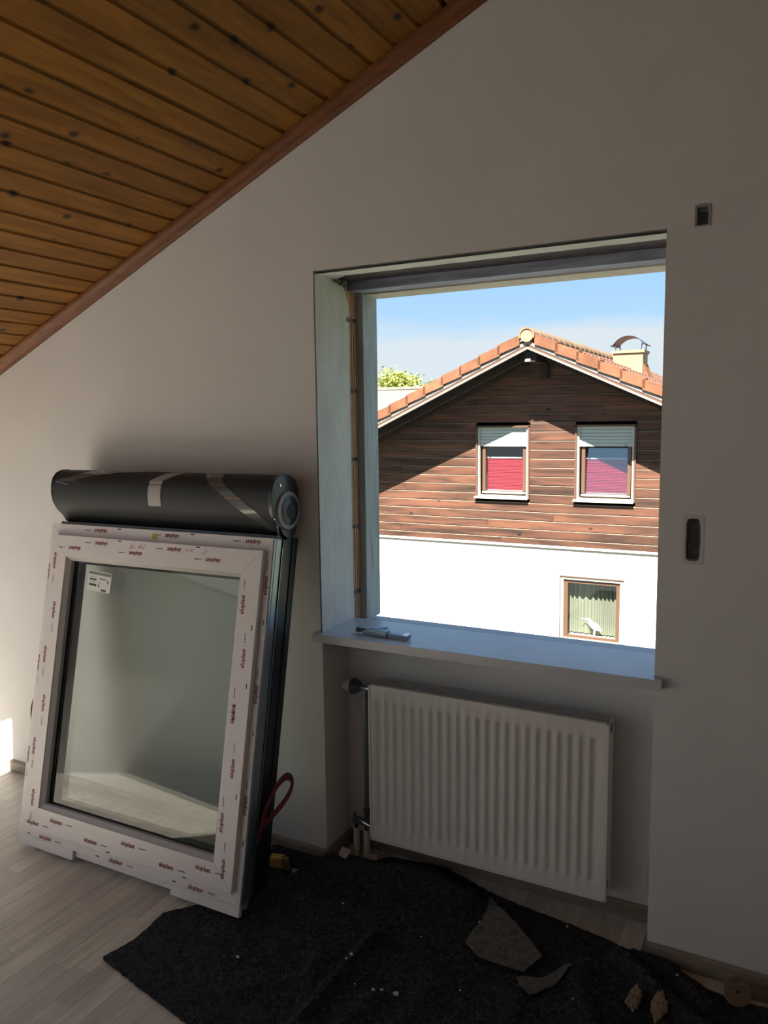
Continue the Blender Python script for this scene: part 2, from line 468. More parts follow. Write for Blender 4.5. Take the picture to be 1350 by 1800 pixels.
# old strap slot: rounded rim inside the rectangular chase, and the outline of its plate
b = MB()
def slot_pt(t):
    cx, cz0, hw, hh = 1.243, 1.2965, 0.0195, 0.061
    a = 2 * math.pi * t
    s, c = math.sin(a), math.cos(a)
    x = cx + hw * (abs(c) ** 0.45) * (1 if c > 0 else -1); z = cz0 + hh * (abs(s) ** 0.45) * (1 if s > 0 else -1)
    j = 0.0012 * noise.noise(Vector((x * 300, z * 120, 0)))
    return x + j, z + j
n = 64
rect = []
for k in range(n):
    t = (k) / n; a = 2 * math.pi * t; s, c = math.sin(a), math.cos(a)
    q = max(abs(c), abs(s)); rect.append((1.2445 + 0.0275 * c / q, 1.297 + 0.071 * s / q))
for k in range(n):
    l = (k + 1) % n
    p0, p1 = slot_pt(k / n), slot_pt((k + 1) / n)
    b.quad((rect[k][0], -0.0012, rect[k][1]), (rect[l][0], -0.0012, rect[l][1]), (p1[0], -0.0012, p1[1]), (p0[0], -0.0012, p0[1]))
    b.quad((p0[0], -0.0012, p0[1]), (p1[0], -0.0012, p1[1]), (p1[0], 0.012, p1[1]), (p0[0], 0.012, p0[1]))
    b.quad((rect[k][0], -0.0012, rect[k][1]), (rect[k][0], 0.0, rect[k][1]), (rect[l][0], 0.0, rect[l][1]), (rect[l][0], -0.0012, rect[l][1]))
b.build('strap_slot_rim', mat('bare_plate_mark', (198, 196, 194), 0.9), wall)
box('strap_slot_back', M['hole'], 1.2216, 1.2644, 0.0435, 0.045, 1.2352, 1.3568, wall)
# junction box high on the wall
b = MB()
b.box(1.2255, 1.2565, 0.0275, 0.03, 2.1545, 2.2015)
b.box(1.228, 1.254, 0.012, 0.0275, 2.190, 2.199)
b.build('junction_box', M['hole'], wall)
b = MB()
b.box(1.221, 1.2262, -0.003, 0.001, 2.150, 2.206); b.box(1.2558, 1.262, -0.003, 0.001, 2.150, 2.206)
b.box(1.2262, 1.2558, -0.003, 0.001, 2.2015, 2.207); b.box(1.230, 1.252, -0.002, 0.016, 2.150, 2.1545)
b.build('junction_box_rim', mat('box_rim', (150, 146, 146), 0.8), wall, bevel=0.001)

# ---- timber left in the opening, sill board
win = empty('window_1', (0, 0.2, SILL))
tag(win, 'empty window opening with old grey timber and stone sill', kind='structure')
def wpart(b, name, mt, **k):
    o = b.build(name, mt, None, **k); o.parent = win; o.matrix_parent_inverse = Matrix.Translation((0, -0.2, -SILL)); return o
b = MB(); b.prism([(-0.005, 0.284), (0.028, 0.284), (0.028, 0.395), (-0.005, 0.395)], lambda x, y: (x, y, 0.862 + (y - 0.284) * 0.06), lambda x, y: (x, y, 2.1168))
wpart(b, 'timber_post', M['oldwood'], bevel=0.002)
b = MB(); b.box(OPW - 0.010, OPW + 0.005, 0.284, 0.395, 0.872, 2.1168)
wpart(b, 'timber_post', M['oldwood'])
b = MB(); b.box(-0.005, OPW + 0.005, 0.222, 0.305, 2.117, T + 0.0118); wpart(b, 'head_beam', M['headwood'], bevel=0.002)
b = MB(); b.box(0.0, OPW, 0.082, 0.2215, T + 0.006, T + 0.0118); wpart(b, 'raw_lintel', mat('raw_concrete', (92, 84, 88), 0.95, 0.25, 25, bump=0.5, spec=0.1))
b = MB(); b.box(-0.005, OPW + 0.005, 0.306, 0.418, 2.1125, T + 0.0118); wpart(b, 'outer_lintel', mat('pale_lintel', (214, 200, 182), 0.9, 0.08, 20))
b = MB()
b.prism([(-0.031, -0.026), (1.174, -0.026), (1.174, -0.0002), (OPW - 0.0005, -0.0002), (OPW - 0.0005, 0.243), (0.0005, 0.243), (0.0005, -0.0002), (-0.031, -0.0002)],
        lambda x, y: (x, y, 0.8525), lambda x, y: (x, y, SILL))
wpart(b, 'sill_board', M['sill'], bevel=0.0015)
b = MB(); b.box(-0.005, OPW + 0.005, 0.2435, 0.252, 0.8505, 0.876); wpart(b, 'sill_edging', M['brick'])
b = MB(); b.prism([(0.253, 0.842), (0.47, 0.818), (0.47, 0.812), (0.253, 0.836)], lambda y, z: (-0.005, y, z), lambda y, z: (OPW + 0.005, y, z))
wpart(b, 'outer_sill', M['cream'])

# ---- ceiling: slab with a roof window out of view on the left, boards below it
b = MB()
def slope_slab(x0, x1, y0, y1, lo, hi):
    pts = [(x0, cz(x0) + lo), (x1, cz(x1) + lo), (x1, cz(x1) + hi), (x0, cz(x0) + hi)]
    b.prism(pts, lambda x, z: (x, y0, z), lambda x, z: (x, y1, z))
E0, E1 = YB - 0.25, WT + 0.25
# roof windows, all unseen; the two after the first added to brighten the room
SKY0, SKY1 = -2.45, -1.25
SKY = [(-2.66, -1.60, SKY0, SKY1), (-2.66, -0.85, -3.95, -2.58)]
SKY.append((-2.66, -2.02, SKY1 + 0.12, -0.55))
gx = sorted({XL - 0.5, RX} | {v for q in SKY for v in q[:2]}); gy = sorted({E0, E1} | {v for q in SKY for v in q[2:]})
for x0, x1 in zip(gx[:-1], gx[1:]):
    for y0, y1 in zip(gy[:-1], gy[1:]):
        if not any(q[0] < (x0 + x1) / 2 < q[1] and q[2] < (y0 + y1) / 2 < q[3] for q in SKY):
            slope_slab(x0, x1, y0, y1, 0.021, 0.22)
slope_slab(RX, XR + 0.5, E0, E1, 0.021, 0.22)
ceil = b.build('ceiling', M['gap'])
tag(ceil, 'sloping ceiling clad in orange stained pine boards', kind='structure')
PX = 0.0841                       # board width in plan
th = math.atan(SL); cs, sn = math.cos(th), math.sin(th)
W = PX / cs
def board_mesh(y0, y1, s=1):
    bb = MB(); g = 0.0035; ch = 0.005
    prof = [(g, 0.018), (g, 0.006), (g + ch, 0.0), (W - 0.012, 0.0), (W - 0.007, 0.006), (W + 0.004, 0.006), (W + 0.004, 0.018)]
    def fn(y): return lambda t, h: ((t * cs - h * sn) * s, y, t * sn * s * s + h * cs)
    bb.prism(prof, fn(y0), fn(y1))
    return bb
def place_board(me_o, x):
    o = me_o if me_o.get('used') is None else copy_of(me_o, ceil, (0, 0, 0))
    o.location = (x, 0, cz(x)); return o
full = board_mesh(YB, -0.002).build('plank', M['pine'], ceil)
first = True
k0 = -31
for k in range(k0, 26):
    x = -0.076 + PX * k
    if x < XL - 0.05 or x + PX > RX + 0.04: continue
    cut = sorted((q[2] - 0.01, q[3] + 0.01) for q in SKY if x + PX > q[0] - 0.01 and x < q[1] + 0.01)
    if cut:
        ends = [YB] + [v for q in cut for v in q] + [-0.002]
        for (a, c) in zip(ends[0::2], ends[1::2]):
            o = board_mesh(a, c).build('plank', M['pine'], ceil); o.location = (x, 0, cz(x))
    elif first:
        full.location = (x, 0, cz(x)); first = False
    else:
        copy_of(full, ceil, (x, 0, cz(x)))
def right_board():
    bb = MB(); prof = [(0.0035, 0.018), (0.0035, 0.006), (0.0085, 0.0), (W - 0.012, 0.0), (W - 0.007, 0.006), (W + 0.004, 0.006), (W + 0.004, 0.018)]
    def fn(y): return lambda t, h: (t * cs + h * sn, y, -t * sn + h * cs)
    bb.prism(prof, fn(YB), fn(-0.002)); return bb.build('plank', M['pine'], ceil)
rb = right_board(); first = True
for k in range(19):
    x = RX + PX * k
    if x > XR - 0.02: break
    if first: rb.location = (x, 0, cz(x)); first = False
    else: copy_of(rb, ceil, (x, 0, cz(x)))
# roof window linings
for i, (a, c, d, e_) in enumerate(SKY):
    b = MB()
    for (x0, x1, y0, y1) in ((a, a + 0.02, d, e_), (c - 0.02, c, d, e_), (a + 0.02, c - 0.02, d, d + 0.02), (a + 0.02, c - 0.02, e_ - 0.02, e_)):
        slope_slab(x0, x1, y0, y1, 0.0, 0.24)
    tag(b.build('window_%d' % (i + 2), M['pvc']), ('white lining of the roof window nearer the window wall', 'white lining of the wider added roof window near the added balcony door', 'white lining of the small added roof window beside the window wall')[i], kind='structure')
# trim along wall and ceiling
b = MB()
prof = [(0.0, -0.046), (-0.006, -0.046), (-0.012, -0.034), (-0.022, -0.026), (-0.034, -0.012), (-0.044, -0.008), (-0.044, -0.0005), (0.0, -0.0005)]
b.prism(prof, lambda y, h: (XL, y, cz(XL) + h), lambda y, h: (RX, y, cz(RX) + h))
tag(b.build('trim_1', M['pinetrim']), 'stained wooden moulding between wall and sloping ceiling', kind='structure')

# ---- other walls
def wbox(name, label, *a):
    o = box(name, M['plaster'], *a); tag(o, label, kind='structure'); return o
wbox('wall_left', 'low white knee wall under the slope', XL - 0.2, XL, YB, -0.0005, -0.25, cz(XL) + 0.02)
wbox('wall_right', 'plain white side wall', XR, XR + 0.2, YB, -0.0005, -0.25, cz(XR) + 0.02)
b = MB()
BD0, BD1, BDZ = -2.1, -0.9, 2.2        # unseen balcony door, added behind the viewer to brighten the room
def gable(x0, x1, zlo):
    xs = [x0] + ([RX] if x0 < RX < x1 else []) + [x1]
    pts = [(x0, zlo), (x1, zlo)] + [(x, cz(x) + 0.02) for x in reversed(xs)]
    b.prism(pts, lambda x, z: (x, YB - 0.2, z), lambda x, z: (x, YB - 0.0005, z))
gable(XL - 0.2, BD0, -0.25); gable(BD1, XR + 0.2, -0.25)
def zdoor(x): return min(BDZ, cz(x) - 0.12)
for (x0, x1) in ((BD0, -1.2), (-1.2, BD1)):
    pts = [(x0, zdoor(x0)), (x1, zdoor(x1)), (x1, cz(x1) + 0.02), (x0, cz(x0) + 0.02)]
    b.prism(pts, lambda x, z: (x, YB - 0.2, z), lambda x, z: (x, YB - 0.0005, z))
b.box(BD0, BD1, YB - 0.2, YB - 0.0005, -0.25, 0.0)
tag(b.build('wall_back', M['plaster']), 'plain white gable wall opposite the window', kind='structure')

b = MB()
for x in (BD0, -1.53, BD1 - 0.06): b.box(x, x + 0.06, YB - 0.14, YB - 0.06, 0.0, zdoor(x + 0.03) - 0.002)
b.box(BD0, BD1, YB - 0.14, YB - 0.06, 0.0, 0.08)
tag(b.build('added_door_1', M['pvc']), 'white frame of the added balcony door in the gable wall opposite the window', kind='structure')

# ---- floor: strips running towards the window wall
b = MB(); b.box(XL - 0.0, XR, YB, -0.0, -0.25, -0.009); b.box(0, OPW, -0.0, NICHE, -0.25, -0.009)
floor = b.build('floor', M['slab'])
tag(floor, 'pale greyish strip laminate floor', kind='structure')
SW = 0.066
def strip(bb, x, y0, y1, w=SW):
    g = 0.0002
    prof = [(g, -0.0088), (w - g, -0.0088), (w - g, -0.0004), (w - g - 0.0004, 0), (g + 0.0004, 0), (g, -0.0004)]
    bb.prism(prof, lambda t, h: (x + t, y0 + g, h), lambda t, h: (x + t, y1 - g, h))
rest = MB(); count = 0
k = 0; x = XL
while x < XR - 0.001:
    w = min(SW, XR - x)
    near = -2.02 < x < 1.58
    ylim = NICHE if (0.0 <= x and x + w <= OPW) else 0.0
    y = ylim - 0.0 - random.uniform(0.0, 0.3)
    segs = [(y, ylim)]
    while y > YB + 0.001:
        L_ = random.choice((0.28, 0.36, 0.44, 0.52, 0.6)); a = max(YB, y - L_); segs.append((a, y)); y = a
    for (a, c) in segs:
        if c - a < 0.004: continue
        vis = near and ((x < 0.35 and c > -1.15) or (x >= 0.35 and c > -0.16))
        if vis and count < 290:
            bb = MB(); strip(bb, 0, 0, c - a, w)
            o = bb.build('plank', M['floor'], floor); o.location = (x, a, 0); count += 1
        else:
            strip(rest, x, a, c, w)
    x += SW
o = rest.build('planks_beyond', M['floor'], floor); o['kind'] = 'stuff'

# ---- baseboards
def bboard(name, label, pts, h=0.055):
    """run along a polyline on the floor, 12 mm thick towards the room"""
    bb = MB()
    for (x0, y0, x1, y1, nx, ny) in pts:
        t = 0.012
        prof = [(0, 0), (t, 0), (t, h - 0.008), (t - 0.006, h), (0, h)]
        bb.prism(prof, lambda d, z: (x0 + nx * d, y0 + ny * d, z), lambda d, z: (x1 + nx * d, y1 + ny * d, z))
    o = bb.build(name, M['bboard']); tag(o, label, kind='structure'); return o
bboard('baseboard_front', 'greyish wood baseboard along the window wall behind the leaning window', [(XL + 0.001, -0.0003, -0.001, -0.0003, 0, -1)])
bboard('baseboard_niche', 'greyish wood baseboard inside the radiator niche', [(0.013, NICHE - 0.0003, OPW - 0.013, NICHE - 0.0003, 0, -1), (0.0003, 0.0, 0.0003, NICHE - 0.001, 1, 0), (OPW - 0.0003, 0.0, OPW - 0.0003, NICHE - 0.001, -1, 0)])
bboard('baseboard_right', 'greyish wood baseboard on the pier beside the radiator niche', [(OPW + 0.001, -0.0003, XR - 0.001, -0.0003, 0, -1)])

# ------------------------------------------------------------------ leaning new window with roller shutter box
WU = 1.0836; VT = 1.258
wu = empty('window_unit', (-1.15418, -0.445809, 0.0166), (-0.205065, 0, 0.0085))
tag(wu, 'new white window with protective film and black roller shutter box leaning on the wall', 'window')
FW = 0.066                        # width of the outer frame face
def member(name, mt, u0, u1, v0, v1, w0, w1, parent=wu, bevel=0.0015):
    return box(name, mt, u0, u1, w0, w1, v0, v1, parent, bevel)
def mitred(name, mt, U0, U1, V0, V1, wd, w0, w1, parent=wu, bevel=0.0015, slope=0.0):
    """four mitred members of a rectangular frame, returns them as bottom, right, top, left"""
    outs = []
    O = [(U0, V0), (U1, V0), (U1, V1), (U0, V1)]
    I = [(U0 + wd, V0 + wd), (U1 - wd, V0 + wd), (U1 - wd, V1 - wd), (U0 + wd, V1 - wd)]
    for k in range(4):
        l = (k + 1) % 4
        bb = MB(); n = len(bb.v)
        a, c, d, e_ = O[k], O[l], I[l], I[k]
        p = [(a[0], w0, a[1]), (c[0], w0, c[1]), (d[0], w0 + slope, d[1]), (e_[0], w0 + slope, e_[1]),
             (a[0], w1, a[1]), (c[0], w1, c[1]), (d[0], w1, d[1]), (e_[0], w1, e_[1])]
        bb.v = p
        bb.f = [(0, 1, 2, 3), (7, 6, 5, 4), (0, 4, 5, 1), (1, 5, 6, 2), (2, 6, 7, 3), (3, 7, 4, 0)]; bb.mi = [0] * 6
        outs.append(bb.build(name, mt, parent, bevel=bevel))
    return outs
fr = mitred('frame_member', M['pvc'], 0.0, WU, 0.036, VT, FW, 0.0, 0.052)
mitred('outer_cladding', M['anthsm'], 0.004, WU - 0.004, 0.04, VT - 0.004, FW + 0.012, 0.0525, 0.080)
sa = mitred('sash_member', M['pvc'], 0.038, 1.060, 0.078, 1.2135, 0.083, -0.022, 0.02)
mitred('sash_cladding', M['anthsm'], 0.072, 1.026, 0.112, 1.18, 0.062, 0.0205, 0.074)
mitred('glazing_bead', M['bead'], 0.1212, 0.9768, 0.1612, 1.1303, 0.015, -0.0185, 0.012, bevel=0.0008, slope=0.014)
box('rubber_seal', M['black'], 0.105, 0.99, 0.0202, 0.0206, 0.145, 1.146, None).hide_render = True
bpy.data.objects.remove(bpy.data.objects['rubber_seal'])
for w in (0.013, 0.047):
    gl = MB(); gl.quad((0.1335, w, 0.1735), (0.9645, w, 0.1735), (0.9645, w, 1.118), (0.1335, w, 1.118)); gl.build('pane', M['pane'], wu)
mitred('spacer_bar', M['black'], 0.1337, 0.9643, 0.1737, 1.1178, 0.012, 0.0165, 0.0455, bevel=0)
# feet boards and base profile
member('foot_board', M['pvc'], 0.0, 0.304, 0.001, 0.0355, 0.0, 0.014, bevel=0.0008)
member('foot_board', M['pvc'], 0.787, WU, 0.001, 0.0355, 0.0, 0.014, bevel=0.0008)
member('base_profile', M['pvc'], 0.306, 0.785, 0.012, 0.0355, 0.012, 0.05, bevel=0.001)
member('base_profile', M['bead'], 0.02, WU - 0.02, 0.004, 0.0355, 0.052, 0.074, bevel=0.001)
# side profiles: film edge, metal face, groove, guide rail
def side(s):
    u = WU if s > 0 else 0.0
    q = lambda a: u + s * a
    def ext(name, mt, poly, v0, v1):
        bb = MB(); bb.prism(poly, lambda a, w: (q(a), w, v0), lambda a, w: (q(a), w, v1)); return bb.build(name, mt, wu, bevel=0.0006)
    ext('edge_profile', M['alu'], [(0.0002, 0.005), (0.003, 0.005), (0.003, 0.009), (0.0012, 0.011), (0.0012, 0.017), (0.003, 0.019), (0.003, 0.037), (0.0005, 0.040), (0.0005, 0.050), (-0.002, 0.050), (-0.002, 0.005)], 0.04, VT - 0.004)
    ext('edge_profile', M['alu'], [(0.002, 0.053), (0.0045, 0.053), (0.0045, 0.057), (0.002, 0.057)], 0.05, VT - 0.03)
    ext('guide_rail', M['anthsm'], [(-0.04, 0.081), (0.001, 0.081), (0.001, 0.110), (-0.006, 0.112), (-0.006, 0.118), (0.001, 0.12), (0.001, 0.150), (-0.04, 0.150)], 0.05, VT + 0.012)
    ext('rail_lining', M['anthsm'], [(-0.004, 0.0575), (0.0018, 0.0575), (0.0018, 0.0805), (-0.004, 0.0805)], 0.05, VT)
side(1); side(-1)
# roller shutter box
BX0 = 0.018
prof = [(0.112, 1.268), (0.076, 1.268), (0.052, 1.277), (0.034, 1.296), (0.004, 1.316), (-0.018, 1.342), (-0.031, 1.375), (-0.036, 1.408), (-0.033, 1.436), (-0.020, 1.458), (0.0, 1.472), (0.03, 1.480), (0.066, 1.479), (0.096, 1.466), (0.116, 1.440), (0.124, 1.405), (0.126, 1.34), (0.124, 1.29)]
seam = [(-0.0335, 1.4225), (-0.0345, 1.4265)]
b = MB(); b.prism(prof, lambda w, v: (BX0, w, v), lambda w, v: (WU - 0.012, w, v))
boxo = b.build('shutter_box', M['anth'], wu, smooth=True)
b = MB(); b.prism([(-0.0345, 1.4212), (-0.0362, 1.4218), (-0.0362, 1.4244), (-0.0345, 1.4250), (-0.03, 1.4230)], lambda w, v: (BX0 + 0.004, w, v), lambda w, v: (WU - 0.014, w, v))
b.build('lid_seam', M['black'], boxo)
b = MB(); b.box(0.012, WU - 0.01, 0.034, 0.118, VT + 0.0005, 1.2695); b.build('box_neck', M['anthsm'], wu)
def scaled(pr, k, c=(0.045, 1.372)): return [(c[0] + (p[0] - c[0]) * k, c[1] + (p[1] - c[1]) * k) for p in pr]
b = MB(); b.prism(scaled(prof, 1.03), lambda w, v: (WU - 0.0118, w, v), lambda w, v: (WU + 0.004, w, v)); cap = b.build('end_cap', M['anthsm'], wu, smooth=True, bevel=0.0015)
b = MB(); b.prism(scaled(prof, 1.02), lambda w, v: (BX0 - 0.008, w, v), lambda w, v: (BX0 - 0.0002, w, v)); b.build('end_cap', M['anthsm'], wu, smooth=True, bevel=0.0015)
def ringdisc(name, mt, u0, u1, c, r0, r1, par, seg=40, r_in=None):
    bb = MB(); pts = [(math.cos(2*math.pi*k/seg), math.sin(2*math.pi*k/seg)) for k in range(seg)]
    n = len(bb.v)
    bb.v += [(u0, c[0] + r0 * a, c[1] + r0 * d) for a, d in pts] + [(u1, c[0] + r1 * a, c[1] + r1 * d) for a, d in pts]
    for k in range(seg):
        l = (k + 1) % seg; bb.f.append((k, l, seg + l, seg + k)); bb.mi.append(0)
    bb.f.append(tuple(range(seg, 2 * seg))); bb.mi.append(0)
    return bb.build(name, mt, par, smooth=True)
ringdisc('cap_disc', M['disc'], WU + 0.0042, WU + 0.012, (0.062, 1.36), 0.070, 0.066, cap)
ringdisc('cap_disc_face', M['anthsm'], WU + 0.0122, WU + 0.0135, (0.066, 1.36), 0.052, 0.050, cap)
ringdisc('cap_disc_hub', M['black'], WU + 0.0136, WU + 0.015, (0.072, 1.358), 0.027, 0.026, cap)
ringdisc('screw', M['chrome'], WU + 0.0042, WU + 0.007, (0.004, 1.440), 0.007, 0.005, cap)
ringdisc('screw', M['chrome'], WU + 0.0042, WU + 0.006, (-0.012, 1.322), 0.004, 0.003, cap)
# torn film at the cap foot
b = MB()
for (p0, p1) in (((-0.008, 1.318), (0.014, 1.300)), ((0.014, 1.300), (0.012, 1.284)), ((0.012, 1.284), (0.026, 1.262)), ((0.002, 1.302), (0.018, 1.280))):
    b.tube([(WU + 0.006, p0[0], p0[1]), (WU + 0.008, p1[0], p1[1])], 0.0015, 5)
b.build('torn_film', M['tape'], cap)
# tapes follow the box surface
def surf(v):
    for (w0, v0), (w1, v1) in zip(prof[:-1], prof[1:]):
        if v0 <= v <= v1 and w0 < 0.07:
            t = (v - v0) / (v1 - v0 + 1e-9); return w0 + (w1 - w0) * t
    return -0.036
def tape(name, mt, rows, off=0.0016):
    """rows: (v, u0, u1) from bottom to top along the box front"""
    bb = MB()
    fine = []
    for (a, c) in zip(rows[:-1], rows[1:]):
        for k in range(8):
            t = k / 8; fine.append(tuple(a[i] + (c[i] - a[i]) * t for i in range(3)))
    fine.append(rows[-1])
    for a, c in zip(fine[:-1], fine[1:]):
        wa, wc = surf(a[0]) - off, surf(c[0]) - off
        bb.quad((a[1], wa, a[0]), (a[2], wa, a[0]), (c[2], wc, c[0]), (c[1], wc, c[0]))
        bb.quad((a[1], wa + 0.001, a[0]), (c[1], wc + 0.001, c[0]), (c[2], wc + 0.001, c[0]), (a[2], wa + 0.001, a[0]))
    return bb.build(name, mt, boxo, smooth=True)
tape('tape_strip', M['tape'], [(1.346, 0.525, 0.587), (1.40, 0.528, 0.590), (1.44, 0.532, 0.594), (1.478, 0.60, 0.665)])
clear = mat('clear_tape', (86, 90, 90), 0.18, spec=0.6)
tape('packing_tape', clear, [(1.285, 1.035, 1.07), (1.34, 0.955, 1.02), (1.40, 0.865, 0.93), (1.44, 0.80, 0.87), (1.478, 0.76, 0.84)])
tape('packing_tape_fold', mat('tape_fold', (150, 104, 80), 0.4), [(1.384, 0.892, 0.955), (1.389, 0.886, 0.955)], off=0.0024)
tape('packing_tape', clear, [(1.425, 0.03, 0.12), (1.45, 0.12, 0.22), (1.478, 0.20, 0.40)])
tape('crumpled_tape', mat('crumpled_tape', (150, 146, 134), 0.35), [(1.461, 0.26, 0.30), (1.468, 0.265, 0.33), (1.474, 0.27, 0.44), (1.479, 0.34, 0.46)], off=0.003)
b = MB()
for k in range(8):
    c = (0.27 + 0.012 * (k % 4) + random.uniform(-.004, .004), surf(1.466) - 0.004, 1.460 + random.uniform(0, 0.016))
    b.tube([(c[0] - 0.008, c[1], c[2]), (c[0], c[1] - 0.005, c[2] + 0.003), (c[0] + 0.009, c[1], c[2] - 0.002)], [0.001, 0.004, 0.001], 5)
b.build('crumpled_tape', M['tape'], boxo)
tape('tape_edge', M['tape'], [(1.413, 0.10, 0.112), (1.423, 0.03, 0.05)], off=0.003)
# red carrying straps
def strap_loop(pts, wid, par=wu):
    """ribbon along pts (u, w, v); ribbon width lies along w/v side direction"""
    bb = MB(); P = [Vector(p) for p in pts]
    for k in range(len(P) - 1):
        d0 = (P[min(k+1, len(P)-1)] - P[max(k-1, 0)]).normalized(); d1 = (P[min(k+2, len(P)-1)] - P[k]).normalized()
        n0 = d0.cross(Vector((1, 0.15, 0.1))).normalized() * wid / 2; n1 = d1.cross(Vector((1, 0.15, 0.1))).normalized() * wid / 2
        q = [P[k] - n0, P[k] + n0, P[k+1] + n1, P[k+1] - n1]
        bb.quad(*[v + Vector((0.0008, 0, 0)) for v in q]); bb.quad(*[v - Vector((0.0008, 0, 0)) for v in reversed(q)])
    o = bb.build('carrying_strap', M['strap'], par, smooth=True); o['label'] = 'red webbing loop'; return o
def bez(ctrl, n=24):
    out = []
    for i in range(n + 1):
        t = i / n; pts = [Vector(c) for c in ctrl]
        while len(pts) > 1: pts = [pts[k].lerp(pts[k+1], t) for k in range(len(pts) - 1)]
        out.append(tuple(pts[0]))
    return out
strap_loop(bez([(WU + .006, .064, .225), (WU + .007, .062, .27), (WU + .014, .07, .36), (WU + .03, .12, .445), (WU + .035, .17, .435)], 22), 0.026)
strap_loop(bez([(WU + .010, .066, .275), (WU + .03, .10, .32), (WU + .05, .19, .36), (WU + .05, .205, .42), (WU + .035, .17, .435)], 22), 0.026)
strap_loop(bez([(-.004, .03, .42), (-.03, .04, .44), (-.06, .04, .50), (-.035, .03, .56), (-.004, .03, .575)], 18), 0.02)
# ---- printing on the film
def text_mesh(body, size, shear=0.0, offset=0.0):
    cu = bpy.data.curves.new('txt', 'FONT'); cu.body = body; cu.size = size; cu.align_x = 'CENTER'; cu.align_y = 'CENTER'
    cu.shear = shear; cu.offset = offset; cu.resolution_u = 2
    ob = bpy.data.objects.new('txt', cu); COL.objects.link(ob)
    dg = bpy.context.evaluated_depsgraph_get(); me = ob.evaluated_get(dg).to_mesh()
    v = [tuple(p.co) for p in me.vertices]; f = [tuple(p.vertices) for p in me.polygons]
    ob.evaluated_get(dg).to_mesh_clear(); bpy.data.objects.remove(ob); bpy.data.curves.remove(cu)
    return v, f
WORD = text_mesh('aluplast', 0.0215, offset=0.0006)
def put(bb, shape, c, ang, w, mi=0, sx=1.0):
    """lay a flat shape on the film at (u, v), turned by ang, on the plane w"""
    n = len(bb.v); ca, sa_ = math.cos(ang), math.sin(ang)
    for (x, y, z) in shape[0]:
        x *= sx; bb.v.append((c[0] + x * ca - y * sa_, w, c[1] + x * sa_ + y * ca))
    for f in shape[1]: bb.f.append(tuple(n + i for i in f)); bb.mi.append(mi)
def rect_shape(x0, x1, y0, y1): return ([(x0, y0, 0), (x1, y0, 0), (x1, y1, 0), (x0, y1, 0)], [(0, 1, 2, 3)])
def small_mark(bb, c, ang, w):
    ca, sa_ = math.cos(ang), math.sin(ang)
    put(bb, ([(-0.016, -0.003, 0), (-0.011, -0.003, 0), (-0.0135, 0.004, 0)], [(0, 1, 2)]), c, ang, w, 1)
    for k in range(6):
        put(bb, rect_shape(-0.008 + k * 0.004, -0.0052 + k * 0.004, -0.0022, 0.0016), c, ang, w, 1)
def printing(par, w, items, dashes=()):
    bb = MB()
    for (u, v, ang) in items:
        put(bb, WORD, (u, v), ang, w)
        small_mark(bb, (u + 0.070 * math.cos(ang), v + 0.070 * math.sin(ang)), ang, w)
    for (u, v, ang) in dashes:
        put(bb, rect_shape(-0.009, 0.009, -0.002, 0.002), (u, v), ang, w, 1)
    me = bpy.data.meshes.new('film_print'); me.from_pydata(bb.v, [], bb.f)
    me.materials.append(M['redprint']); me.materials.append(M['blkprint']); me.polygons.foreach_set('material_index', bb.mi)
    o = bpy.data.objects.new('film_print', me); COL.objects.link(o); o.parent = par; o['kind'] = 'stuff'; return o
H = math.pi / 2
wf, ws = -0.0006, -0.0226
printing(fr[0], wf, [(0.151, 0.049, 0), (0.522, 0.049, 0), (0.894, 0.049, 0)], [(0.06, 0.047, 0), (0.80, 0.049, 0), (0.43, 0.047, 0)])
printing(fr[1], wf, [(1.070, 1.096, H), (1.070, 0.730, H), (1.068, 0.362, H)], [(1.074, 0.60, H), (1.074, 0.24, H), (1.074, 0.97, H)])
printing(fr[2], wf, [(0.272, 1.240, math.pi), (0.633, 1.240, math.pi), (1.001, 1.240, math.pi)], [(0.37, 1.252, 0), (0.73, 1.252, 0)])
printing(fr[3], wf, [(0.014, 1.063, -H), (0.013, 0.70, -H), (0.012, 0.34, -H)])
printing(sa[0], ws, [(0.224, 0.131, 0), (0.592, 0.131, 0), (0.935, 0.131, 0), (0.41, 0.101, 0), (0.776, 0.101, 0), (0.10, 0.101, 0)], [(0.50, 0.083, 0), (0.86, 0.083, 0)])
printing(sa[1], ws, [(1.020, 0.845, H), (0.998, 0.657, H), (1.018, 0.478, H), (0.994, 0.296, H), (1.017, 0.150, H), (0.997, 1.025, H)], [(1.045, 0.755, H), (1.045, 0.39, H), (1.045, 0.95, H)])
printing(sa[2], ws, [(0.306, 1.191, math.pi), (0.670, 1.191, math.pi), (0.165, 1.165, math.pi), (0.485, 1.165, math.pi), (0.852, 1.165, math.pi)], [(0.40, 1.207, 0), (0.78, 1.207, 0)])
printing(sa[3], ws, [(0.064, 1.111, -H), (0.088, 0.918, -H), (0.066, 0.742, -H), (0.088, 0.555, -H), (0.062, 0.386, -H), (0.086, 0.193, -H)])
bb = MB()
put(bb, text_mesh('A1  AU', 0.024, 0.35, -0.0002), (0.488, 1.190), 0.05, ws)
bb.build('pencil_note', M['pencil'], sa[2]); bb = MB()
put(bb, text_mesh('4/167', 0.017, 0.4, -0.0002), (0.742, 1.193), 0.02, ws)
bb.build('pencil_note', M['pencil'], sa[2]); bb = MB()
put(bb, text_mesh('2/', 0.024, 0.4, -0.0002), (0.812, 1.192), 0.02, ws)
bb.build('pencil_note', M['pencil'], sa[2])
bb = MB(); put(bb, ([(0.013 * math.cos(k * math.pi / 12), 0.013 * math.sin(k * math.pi / 12), 0) for k in range(24)], [tuple(range(24))]), (0.55, 1.234), 0, wf - 0.0004)
bb.build('round_sticker', M['yellow'], fr[2])
